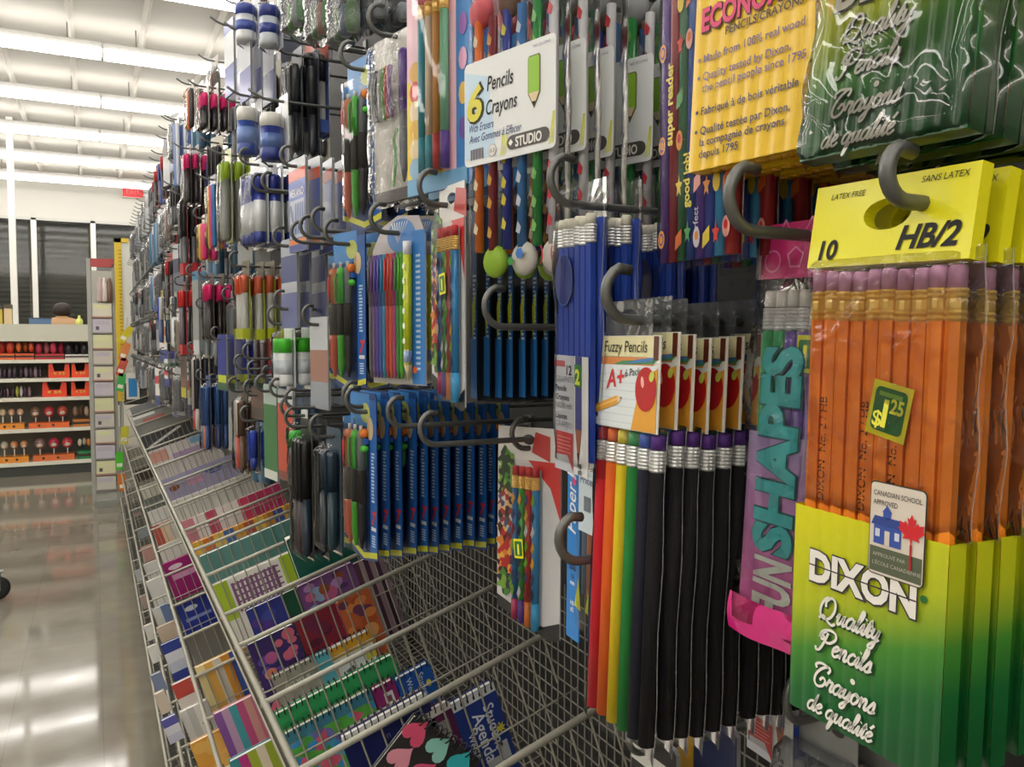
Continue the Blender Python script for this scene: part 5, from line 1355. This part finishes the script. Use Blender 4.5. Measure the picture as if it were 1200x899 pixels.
# --- x 195-300
S(282, 306, 330, 392, 'pens', ('#6a6450', [('#e0622f', '#b9bab4'), ('#d85a2c', '#aeb0aa'), ('#d86a4a', '#b4b6b0'), ('#b8452c', '#8f918c')], .28, '#b9c42a'), 2, 'pack of silver markers with orange caps and lime foot')
S(243, 320, 284, 395, 'pens', ('#5a4c44', [('#e02474', '#2a2426')] * 4, .28), 3, 'pack of black markers with hot pink caps in the middle row')
S(228, 318, 247, 412, 'bands', ([(.1, '#3f7fa8'), (.72, '#8f938f'), (.18, '#c9d2d2')], .02), 2, 'tall grey ruler card with a blue top')
S(258, 392, 322, 452, 'bands', ([(.72, '#1e2f8c'), (.14, '#b9c42a'), (.14, '#2a5a34')], .01), 4, 'navy card with a lime and green foot')
S(240, 440, 275, 522, 'pens', ('#3a4f7a', [('#2f4f8a', '#34568f'), ('#39598f', '#c87a4a'), ('#34568f', '#2f4a80'), ('#3a5a90', '#b8704a')], .6), 3, 'slanting pack of blue pens with orange bands')
S(280, 452, 300, 545, 'pens', ('#4a3c34', [('#d9d2cc', '#c9564a'), ('#5a4438', '#6a4c3c')], .5), 3, 'pack of white, red and brown pens under the navy cards')
S(296, 486, 313, 545, 'pens', ('#3a3f52', [('#2a46b0', '#26409c')], .7), 2, 'single royal blue marker hanging below the navy cards')
S(298, 455, 312, 484, 'bands', ([(.6, '#5a3f34'), (.4, '#3f352f')], .01), 2, 'small brown eraser card beside the navy cards')
S(229, 408, 256, 500, 'pens', ('#d9d3c9', [('#d8cfc6', '#c43a3a'), ('#2f3042', '#b9b4b0')], .7), 2, 'white card with red-tipped pens left of the blue pens')
S(222, 96, 250, 150, 'vbands', (['#e8a04a', '#e8642f', '#2c2426', '#2a2426'], '#d6d2cc'), 2, 'orange-edged marker pack at the end of the top row')
S(237, 98, 283, 152, 'pens', ('#d9d6d2', [('#e8287a', '#28262a')] * 4, .38), 3, 'pack of black markers with pink caps in the top row')
S(218, 170, 264, 238, 'pens', ('#5a4444', [('#e02a78', '#2c2628')] * 4, .30), 3, 'pack of black markers with pink caps in the second row')
S(206, 136, 230, 218, 'vbands', (['#3f7fc4', '#8a94b8', '#5a78c0', '#c9cfd8'], '#d6dade'), 2, 'pale blue marker pack at the far end of the top row')
S(262, 176, 292, 282, 'pens', ('#c9cc9a', [('#a9c42a', '#7a7c76'), ('#b4cc34', '#8a8c86'), ('#9ab82c', '#6f726c')], .22), 3, 'grey pens with lime tops in crinkled bags', film=True)
S(247, 206, 264, 288, 'vbands', (['#d8c03a', '#e0602a', '#d83a8a', '#6a4aa8', '#2f78b0'], '#4a4446'), 2, 'rainbow marker pack in yellow, pink, violet and blue')
S(237, 252, 249, 302, 'vbands', (['#e0c83a', '#e8543a', '#e03a86'], '#d8ccc0'), 2, 'small neon yellow and pink highlighter pack')
S(214, 224, 244, 320, 'pens', ('#b9908a', [('#4a3034', '#54585c'), ('#2c2c32', '#3f4248'), ('#2a2a30', '#64686c')], .5, '#c22f36'), 2, 'pack of black pens with a red foot in the second row')
S(213, 330, 234, 412, 'pens', ('#7a4a4a', [('#c8302f', '#3a3440'), ('#c8302f', '#2f2c34')], .25, '#b83a40'), 2, 'pack of red-capped black markers')
S(203, 338, 217, 405, 'pens', ('#9a9c98', [('#dcdcd8', '#b9bcbc'), ('#6a6e78', '#c9ccca')], .4), 2, 'pack of white-capped grey pens')
S(188, 340, 203, 400, 'pens', ('#c9b86a', [('#2f46c0', '#2a3fae'), ('#c9ccd4', '#3a4a6a')], .5), 2, 'pack of royal blue and white markers')
S(194, 412, 214, 450, 'bands', ([(.2, '#3f3f94'), (.12, '#d9dcdc'), (.1, '#4f8a5a'), (.1, '#dcdedc'), (.15, '#c22f3a'), (.1, '#dedcdc'), (.23, '#3f3f9a')], .01), 2, 'striped flag card in blue, white, green and red')
S(214, 418, 228, 462, 'bands', ([(.5, '#5a4438'), (.25, '#7a5a44'), (.25, '#b9b02f')], .01), 2, 'brown card with a yellow foot by the striped card')
S(173, 430, 194, 462, 'bands', ([(1, '#7a5a40')], .02), 2, 'plain brown kraft card above the far end of the rack')
for px, py, lb in ((311, 206, 'left one of two bare hooks beside the navy glue sticks'), (323, 204, 'right one of two bare hooks beside the navy glue sticks'), (360, 262, 'first of three bare hooks curling under the drawing set'), (371, 255, 'second of three bare hooks curling under the drawing set'),
                   (386, 246, 'third of three bare hooks curling under the drawing set'), (299, 404, 'highest bare hook in front of the navy cards'), (288, 417, 'bare hook below left of the highest one by the navy cards'), (305, 424, 'bare hook below right of the highest one by the navy cards'),
                   (428, 455, 'bare hook farthest along above the lower blue pen cards'), (352, 457, 'bare hook over the green and red-orange cards'), (338, 342, 'bare hook beside the green-capped glue sticks'), (240, 350, 'bare hook by the tall grey ruler card')):
    p = at_x(px, py, .285)
    hook(p.y, p.z - .028, lb)
# --- the far third of the wall, small and mostly grey, black and navy
PALS = [('pens', ('#8a8d90', [('#4a4d52', '#5f6266'), ('#6a6d70', '#44474c'), ('#52555a', '#73767a')], .4)), ('bag', ('#9a9c9e', ['#5a5d60', '#7a7d80', '#484b50'])),
        ('pens', ('#3a4a7a', [('#2f3f8a', '#4a5a9c'), ('#26316e', '#6a78b0')], .4)), ('bands', ([(.3, '#b9bcc0'), (.3, '#34405c'), (.4, '#5a6270')], .015)),
        ('pens', ('#9a3f40', [('#b83a3c', '#3a3438'), ('#2c2a30', '#4a4448')], .3)), ('bag', ('#b9b4ae', ['#c9a46a', '#b8503a', '#7a6a5a'])),
        ('bands', ([(.25, '#d6d4d0'), (.2, '#b83a40'), (.3, '#d6d4d0'), (.25, '#2f3f7a')], .012)), ('vbands', (['#3a6a8a', '#6f8fa8', '#2f4f6a'], '#6f7478')),
        ('pens', ('#c9c4b4', [('#2c2c30', '#3a3b40')] * 3, .5)), ('bands', ([(.4, '#4a4d50'), (.6, '#8a8d8e')], .02))]
WORDS = ['smoke-grey pen pack', 'cloudy bag of grey clips', 'navy marker pack', 'grey and slate card', 'black marker pack with red caps', 'bag of tan and rust erasers', 'white card with red and navy stripes', 'teal ruler pack', 'black marker pack on a cream header', 'charcoal clip card']
protos = {}
q = random.Random(21)
HZ = [(2.24, 'top'), (2.00, 'second'), (1.76, 'third'), (1.52, 'fourth'), (1.28, 'fifth')]
OCOL = ['first', 'second', 'third', 'fourth', 'fifth', 'sixth', 'seventh', 'eighth', 'ninth', 'tenth', 'eleventh', 'twelfth', 'thirteenth', 'fourteenth', 'fifteenth', 'sixteenth', 'seventeenth', 'eighteenth', 'nineteenth', 'twentieth', 'twenty-first', 'twenty-second', 'twenty-third', 'twenty-fourth', 'twenty-fifth', 'twenty-sixth', 'twenty-seventh', 'twenty-eighth', 'twenty-ninth', 'thirtieth', 'thirty-first', 'thirty-second', 'thirty-third', 'thirty-fourth', 'thirty-fifth', 'thirty-sixth', 'thirty-seventh', 'thirty-eighth', 'thirty-ninth', 'fortieth']
cols_y = []
y = 3.25 - .155 * 13
while y < 7.2: cols_y.append(y); y += .155
cols_y = cols_y[::-1]          # counted from the far end
for ci, y in enumerate(cols_y):
    for ri, (z, rn) in enumerate(HZ):
        if y < 4.2 and any(abs(u[0] - y) < (.10 if y > 3.2 else .075) and u[1] + .02 > z - .20 and u[2] < z for u in _used): continue
        k = q.choice([0, 0, 1, 1, 9, 9, 3, 4, 8, 8, 2, 6, 5, 7])
        if y > 5.0 and q.random() < .55: k = q.choice([0, 1, 9, 1])
        hgt = q.choice([.17, .19, .215])
        key = (k, hgt, y < 3.2)
        if key not in protos:
            protos[key] = make_pack(PALS[k][0], .08, hgt, PALS[k][1], parts=y < 3.2); src = protos[key]; first = True
        else: src = protos[key]; first = False
        for s in range(3):
            o = src if (first and s == 0) else copy_tree(src)
            X = (.285 if y > 3.2 else .335) + .055 * s + q.uniform(0, .02)
            hang(o, X, y + q.uniform(-.01, .01), z + q.uniform(-.012, .012), 14 + q.uniform(-8, 8), q.uniform(-2, 2))
            o['label'] = '%s, %s row, %s hook from far end, %s' % (WORDS[k], rn, OCOL[ci], ['front', 'middle', 'rear'][s])
            o['group'] = WORDS[k] + 's at the far end of the wall'
        hook(y, z - .008, tipx=.262 if y > 3.2 else .31, label='hook, %s from the far end of the %s row' % (OCOL[ci], rn))
# grey scissors-like bags high over the yellow frame
# ================================================================== end of the run
def at_f(px, py, Y): return at_y(px, py, Y)
YE = 7.62
a = at_y(133.5, 279, YE); b_ = at_y(141, 480, YE)
t = thing('sign_board', 'white board with a yellow tape-measure edge standing at the gondola end', 'sign board', (a.x, YE, 0))
w_ = at_y(158, 300, YE).x - a.x
mb = MB(); mb.box(0.05, w_, 0, .02, 1.05, a.z - .02, card('#d9d9cf')); mb.build('panel', t)
mb = MB(); mb.box(-.0, .052, -.012, .024, .9, a.z, card('#d9b81a'))
for k in range(int((a.z - .97) / .03)): mb.box(.03, .052, -.0135, -.012, .92 + .03 * k, .925 + .03 * k, matte('#5a4a14'))
mb.box(.0, w_ * .7, -.012, .024, a.z - .035, a.z, card('#d9b81a'))
mb.box(.01, .04, 0, .02, 0, .9, mat('#8a8b86', .5)); mb.build('yellow_edge', t)
# strip of price cards on a grey upright in front of it
XS = at_y(122.5, 450, 7.72).x
t = thing('card_stand', 'narrow grey upright stand holding a ladder of pale cards at the aisle end', 'display stand', (XS, 7.74, 0))
zt = at_y(122, 303, 7.72).z
mb = MB(); mb.box(-.115, -.085, 0, .03, .03, zt, mat('#a5a6a0', .5)); mb.box(.075, .1, 0, .03, .03, zt - .05, mat('#9c9d97', .5)); mb.build('upright', t)
mb = MB(); mb.box(-.085, .075, .012, .03, .06, zt - .1, mat('#b3b3ab', .5)); mb.build('back_panel', t)
mb = MB(); mb.box(-.1, .09, -.03, .16, 0, .05, mat('#8d8e88', .5)); mb.build('foot', t)
mb = MB(); mb.box(-.085, .09, .0, .02, zt - .07, zt, card('#a83a3c')); mb.build('red_header', t)
zc = .14
names = ['lowest', 'second', 'third', 'fourth', 'fifth', 'sixth', 'seventh', 'eighth', 'ninth', 'tenth', 'eleventh', 'topmost']
Hc = (zt - .36 - zc) / 12
for k in range(12):
    t = thing('price_card', '%s pale card counted up the narrow stand at the aisle end' % names[k], 'card', (XS - .005, 7.735, zc + Hc * k), group='pale cards on the narrow stand')
    cb = ['#c9c4bc', '#d6d6b0', '#c4bfce', '#d6d2c4'][k % 4]
    mb = MB(); mb.box(-.072, .072, -.012, .012, .006, Hc - .012, card(cb)); mb.build('card', t)
    mb = MB(); mb.box(-.076, .076, -.018, .014, 0, .012, card('#b58a80' if k % 2 else '#9c9a98')); mb.rect(-.05, -.025, .03, .06, -.0125, card('#5a5560')) if k % 3 == 1 else None; mb.rect(-.06, .05, Hc * .55, Hc * .8, -.0125, card('#d9dcae' if k % 2 else '#bdb6c4')); mb.build('holder', t)
for k, (px, lb, c) in enumerate(((117, 'left pale bottle', '#b9a4a4'), (122, 'middle pale bottle', '#d6c9c6'), (128, 'right dark-brown bottle', '#6a5048'))):
    p = at_y(px, 330, 7.75)
    mb = MB(); z0 = zt - .36
    mb.lathe([(.022, z0), (.024, z0 + .01), (.024, z0 + .15), (.012, z0 + .18), (.012, z0 + .2)], 0, 0, plastic(c), 10)
    tag(mb.build('bottle', None, (p.x, 7.722, 0)), lb + ' on top of the narrow card stand', 'bottle', 'bottles on the card stand')
# neon price flags hung down the end of the wall
FL = [(148, 392, '#d8c81e', 'yellow', 38), (146, 412, '#e08a4a', 'orange', 20), (143, 430, '#c9564a', 'brick red', 20), (142, 448, '#3fae5a', 'green', 12), (140, 540, '#4fc02f', 'lime', 0), (143, 565, '#d87a2a', 'amber', -5), (146, 510, '#c9c43a', 'mustard', 4)]
for px, py, c, nm, ro in FL:
    p = at_y(px, py, 7.45)
    t = thing('hang_tag', '%s neon card hanging at the gondola end beside the yellow edge' % nm, 'hang tag', (p.x, 7.45, p.z), (0, math.radians(ro), 0))
    mb = MB(); mb.prism([(-.03, -.075), (.03, -.075), (.03, .06), (.012, .075), (-.012, .075), (-.03, .06)], -.002, .002, card(c)); mb.build('card', t)
    mb = MB(); mb.rect(-.02, .02, -.05, -.02, -.0025, card('#f0efe0')); mb.build('price_panel', t)
A = at_y(149, 372, 7.456); B = at_y(142, 590, 7.456)
mb = MB(); mb.tube([tuple(A), ((A.x + B.x) / 2 - .01, 7.456, (A.z + B.z) / 2), tuple(B), (B.x, 7.456, .0)], .006, mat('#a9a79a', .5), 6)
tag(mb.build('clip_strip'), 'thin pale clip strip carrying the neon cards at the gondola end', 'clip strip')
p = at_y(156, 468, 6.9)
t = thing('boxed_glue', 'small white box with a blue panel near the far end of the rack', 'box', (p.x, 6.9, p.z))
mb = MB(); mb.box(-.045, .045, 0, .03, 0, .2, card('#d9d6cc')); mb.build('carton', t); mb = MB(); mb.rect(-.03, .03, .02, .16, -.001, card('#2f86c4')); mb.build('blue_panel', t)
# ================================================================== the low shelf of sweets across the aisle end
YS = 9.86
zs = lambda y: at_y(50, y, YS).z
XRt = at_y(108, 480, YS).x
XLf = XRt - 2.4
t = thing('sweet_shelf', 'white five-shelf unit of seasonal sweets across the end of the aisle', 'shelving unit', (0, YS, 0))
SH_ = mat('#d9d7c8', .5)
LV = [zs(421.5), zs(443.5), zs(466), zs(502.5), zs(541.5)]
ZT = zs(380)
mb = MB(); mb.box(XLf, XRt, .02, .42, 0, .13, mat('#3d403b', .6)); mb.build('plinth', t)
mb = MB(); mb.box(XLf, XRt, .40, .44, .1, ZT, mat('#6d6f68', .6)); mb.build('back_panel', t)
for z in LV:
    mb = MB(); mb.box(XLf, XRt, .0, .42, z - .035, z, SH_); mb.build('shelf', t)
mb = MB(); mb.box(XLf, XRt, .0, .03, zs(400), ZT, mat('#c3c2b2', .5)); mb.box(XLf, XRt, .03, .42, ZT - .03, ZT, mat('#c3c2b2', .5)); mb.build('header_panel', t)
for x in (XLf, XRt - .02):
    mb = MB(); mb.box(x, x + .02, .0, .44, .0, ZT, mat('#bcbcb0', .5)); mb.build('end_panel', t)
def onshelf(li, x0, x1, maker, label, cat, group, name, hpx):
    p0, p1 = at_y(x0, 450, YS + .06), at_y(x1, 450, YS + .06)
    w = p1.x - p0.x; h = hpx * (YS * .98) / FPX
    t = thing(name, label, cat, ((p0.x + p1.x) / 2, YS + .06, LV[li] + .001), group=group)
    maker(t, w, h); return t
q = random.Random(9)
def tray(cols, base):
    def f(t, w, h):
        mb = MB(); mb.box(-w / 2, w / 2, 0, .2, 0, h * .3, card(base)); mb.box(-w / 2, w / 2, -.001, 0, h * .1, h * .2, card('#3a2418'))
        mb.build('tray', t)
        n = max(3, int(w / .06))
        for i in range(n):
            mb = MB(); x = -w / 2 + w * (i + .5) / n; r = w / n * .48
            mb.ball((x, .05 + .08 * (i % 2), h * .62), r, plastic(q.choice(cols)), 8, 6, (1, .8, min(2.0, h * .36 / r))); mb.build('sweet', t)
    return f
def lolly(cols, base):
    def f(t, w, h):
        mb = MB(); mb.box(-w / 2, w / 2, 0, .2, 0, h * .22, card(base)); 
        for k in (-.25, .1): mb.disc(w * k, h * .11, .014, .014, -.001, card('#3a2418'), 8)
        mb.build('tray', t)
        n = 3
        for i in range(n):
            x = -w / 2 + w * (i + .5) / n; r = min(w / n * .40, h * .28); mb = MB()
            c = cols[i % len(cols)]
            mb.lathe([(.006, h * .2), (.006, h * .5)], x, .08, plastic('#e6e2da'), 6); mb.ball((x, .08, h * .66), r, plastic(c), 10, 8, (1, .7, 1.15)); mb.ball((x, .05, h * .60), r * .6, plastic('#d9c9bc'), 8, 6, (1, .6, .7)); mb.build('lollipop', t)
    return f
def crown(c):
    def f(t, w, h):
        mb = MB(); mb.prism([(-w / 2, 0), (w / 2, 0), (w / 2 * .98, h * .95), (w * .3, h * 1.0), (w * .22, h * .45), (-w * .22, h * .45), (-w * .32, h), (-w / 2 * .95, h * .95)], 0, .14, card(c)); mb.build('carton', t)
        for x in (-.2, .05, .22):
            mb = MB(); mb.ball((w * x, .0, h * .3), w * .08, plastic('#d99a4a'), 8, 6, (1, .3, 1)); mb.build('sweet_window', t)
    return f
def pile(cols):
    def f(t, w, h):
        for i in range(5):
            mb = MB(); mb.ball((-w / 2 + w * (i + .5) / 5, .08, h * .5), h * .5, plastic(cols[i % len(cols)]), 8, 6, (min(1.2, w / 5 / h), .8, 1)); mb.build('sweet', t)
    return f
OR_ = ['#d9582f', '#e0702f', '#c9402c', '#b9a08a']
onshelf(0, -14, 18, tray(OR_, '#d8602a'), 'orange sweet tray at the left of the top shelf', 'sweet tray', 'sweet trays on the top shelf', 'sweet_tray', 21)
onshelf(0, 19, 41, tray(OR_ + ['#8a9a6a'], '#cf5226'), 'orange and green sweet tray, second on the top shelf', 'sweet tray', 'sweet trays on the top shelf', 'sweet_tray', 21)
onshelf(0, 42, 76, tray(['#c93a5a', '#d8c9c4', '#b8304a', '#d9808a'], '#b8222a'), 'red sweet tray with pink sweets on the top shelf', 'sweet tray', 'sweet trays on the top shelf', 'sweet_tray', 19)
onshelf(0, 77, 104.5, tray(['#3a2a3a', '#4a3040', '#2c2430'], '#c9c6c0'), 'white tray of dark sweets at the right of the top shelf', 'sweet tray', 'sweet trays on the top shelf', 'sweet_tray', 17)
onshelf(1, -10, 20, pile(['#4a3a4c', '#8a7484', '#3a2e40', '#5c4a58']), 'dark purple wrapped sweets at the left of the second shelf', 'sweets', 'dark sweets on the low shelf', 'sweet_pile', 12)
onshelf(1, 22, 50, pile(['#3f3344', '#7a6474', '#4a3c4c', '#9a8490']), 'purple-grey wrapped sweets beside the orange cartons on the second shelf', 'sweets', 'dark sweets on the low shelf', 'sweet_pile', 12)
onshelf(1, 57, 82, crown('#e8481f'), 'orange cat-eared carton, left of two on the second shelf', 'carton', 'orange cartons on the low shelf', 'sweet_carton', 15)
onshelf(1, 84, 104.5, crown('#e8481f'), 'orange cat-eared carton, right of two on the second shelf', 'carton', 'orange cartons on the low shelf', 'sweet_carton', 15)
onshelf(2, -8, 10, pile(['#4a3448', '#8a6a80', '#3a2c3c']), 'dark wrapped sweets at the left of the third shelf', 'sweets', 'dark sweets on the low shelf', 'sweet_pile', 11)
onshelf(2, 12, 36, pile(['#4a3a46', '#a9b04a', '#c9c0c4', '#4a3848', '#8a7480']), 'dark sweets with one lime wrapper on the third shelf', 'sweets', 'dark sweets on the low shelf', 'sweet_pile', 12)
onshelf(2, 49, 78, crown('#ea3f1f'), 'orange-red cat-eared carton, left of two on the third shelf', 'carton', 'orange cartons on the low shelf', 'sweet_carton', 16)
onshelf(2, 83, 104.5, crown('#e64a22'), 'orange-red cat-eared carton, right of two on the third shelf', 'carton', 'orange cartons on the low shelf', 'sweet_carton', 16)
onshelf(3, -4, 27, lolly(['#c9b48a', '#c99a7a', '#d8a98a'], '#d8882a'), 'orange tray of tan lollipops on the fourth shelf', 'lollipop tray', 'lollipop trays', 'lollipop_tray', 26)
onshelf(3, 32, 80, lolly(['#7a5a44', '#b8303a', '#b84a3a'], '#d8642a'), 'orange tray of brown and red lollipops on the fourth shelf', 'lollipop tray', 'lollipop trays', 'lollipop_tray', 25)
onshelf(3, 84, 104, tray(['#8a6a54', '#a9907c', '#6a5444'], '#b8702f'), 'clear-topped box of brown biscuits at the right of the fourth shelf', 'biscuit box', None, 'biscuit_box', 26)
onshelf(4, -4, 31, lolly(['#b9b49c', '#d8905a', '#c98a5a'], '#d8882a'), 'yellow-orange tray of tan lollipops on the bottom shelf', 'lollipop tray', 'lollipop trays', 'lollipop_tray', 27)
onshelf(4, 36, 85, lolly(['#8a6a6a', '#b8304a', '#c93a4a', '#c9a070'], '#cf6a34'), 'orange tray of pink and red lollipops on the bottom shelf', 'lollipop tray', 'lollipop trays', 'lollipop_tray', 27)
onshelf(4, 89, 104.5, tray(['#d9cfc0', '#e08a3a', '#d9d6cc'], '#1f7a4a'), 'green tray of white and orange sweets at the right of the bottom shelf', 'sweet tray', None, 'sweet_tray', 28)
# on top of the shelf
def topbox(x0, x1, c, label, hpx, name, cat, extra=None, group=None):
    p0, p1 = at_y(x0, 378, YS + .2), at_y(x1, 378, YS + .2); w = p1.x - p0.x; h = hpx * YS / FPX
    t = thing(name, label, cat, ((p0.x + p1.x) / 2, YS + .2, ZT + .001), group=group)
    mb = MB(); mb.box(-w / 2, w / 2, 0, .14, 0, h * .8, card(c)); mb.build('box', t); mb = MB(); mb.box(-w / 2 * 1.02, w / 2 * 1.02, -.003, .143, h * .8, h, card(extra or c)); mb.build('lid', t)
topbox(34, 60, '#4a6a8e', 'low blue carton on top of the sweet shelf', 7, 'carton', 'carton', '#2f4258')
topbox(-6, 3, '#b9a43a', 'yellow and black gift box at the left end on top of the shelf', 19, 'gift_box', 'gift box', '#3a3428')
topbox(5, 14, '#c9b48a', 'tan and black gift box beside the white post', 20, 'gift_box', 'gift box', '#4a4030')
p = at_y(93, 380, YS + .2)
mb = MB(); mb.lathe([(.03, 0), (.035, .01), (.035, .05), (.012, .075), (.012, .1)], 0, 0, plastic('#c9d06a'), 10)
tag(mb.build('bottle', None, (p.x, YS + .22, ZT + .001)), 'small lime bottle on top of the sweet shelf', 'bottle')

# ---- shopper seen from behind over the low shelf
PX = at_y(73, 370, 10.75)
V = [(0, 0, .95), (0, .0, 1.12), (0, -.02, 1.32), (0, -.05, 1.46), (0, .02, 1.50), (0, .06, 1.55), (0, .075, 1.62),
     (.15, -.04, 1.44), (.22, .02, 1.20), (.20, .16, 1.02), (-.15, -.04, 1.44), (-.22, .02, 1.20), (-.20, .16, 1.02),
     (.09, 0, .90), (.10, .02, .50), (.10, .0, .08), (.10, .12, .035), (-.09, 0, .90), (-.10, .02, .50), (-.10, 0, .08), (-.10, .12, .035)]
Ed = [(0, 1), (1, 2), (2, 3), (3, 4), (4, 5), (5, 6), (3, 7), (7, 8), (8, 9), (3, 10), (10, 11), (11, 12), (0, 13), (13, 14), (14, 15), (15, 16), (0, 17), (17, 18), (18, 19), (19, 20)]
Rr = [.15, .14, .15, .10, .055, .085, .095, .07, .05, .038, .07, .05, .038, .09, .065, .045, .035, .09, .065, .045, .035]
me = bpy.data.meshes.new('person'); me.from_pydata(V, Ed, []); me.update()
body = bpy.data.objects.new('person', me); C.objects.link(body)
sk = body.modifiers.new('skin', 'SKIN'); body.modifiers.new('sub', 'SUBSURF').levels = 2
body.modifiers['sub'].render_levels = 2
for i, v in enumerate(me.skin_vertices[0].data): v.radius = (Rr[i], Rr[i] * (.72 if i < 4 else 1)); v.use_root = (i == 0)
sk.use_smooth_shade = True
me.materials.append(mat('#b38d66', .6))
body.scale = (1, 1, 1.1); body.location = (PX.x, 10.75, -.005)
tag(body, 'person with dark hair in a tan top behind the low shelf, seen from behind', 'person')
mb = MB(); mb.ball((0, .055, 1.60), .098, mat('#2a1e18', .6, 0, 0, .4), 18, 12, (1, 1.1, .85)); mb.ball((.09, .02, 1.53), .04, mat('#2a1e18', .6), 10, 8); mb.build('hair', body)
# ---- trolley castor at the left edge of the floor
p = at_y(-2, 692, 5.0)
d = ray(-3, 692); tt = -(EYE - .05) / d.z; p = d * tt
t = thing('caster_wheel', 'black rubber castor of a trolley at the edge of the aisle floor', 'wheel', (p.x, p.y, .0))
mb = MB(); mb.M = Matrix.Translation((0, 0, .0625)) @ Matrix.Rotation(PI / 2, 4, 'X')
mb.lathe([(.04, -.015), (.058, -.015), (.0625, -.008), (.0625, .008), (.058, .015), (.04, .015)], 0, 0, mat('#1c1c1c', .6), 24); mb.build('tyre', t)
mb = MB(); mb.M = Matrix.Translation((0, 0, .0625)) @ Matrix.Rotation(PI / 2, 4, 'X'); mb.lathe([(.041, -.012), (.041, .012)], 0, 0, mat('#8a8b8c', .4), 16); mb.build('hub', t)
mb = MB()
for s in (-1, 1): mb.box(-.016, .016, s * .02 - .002, s * .02 + .002, .05, .15, STEEL)
mb.box(-.03, .03, -.024, .024, .148, .156, STEEL); mb.lathe([(.008, .155), (.008, .22)], 0, 0, STEEL, 10); mb.build('fork', t)
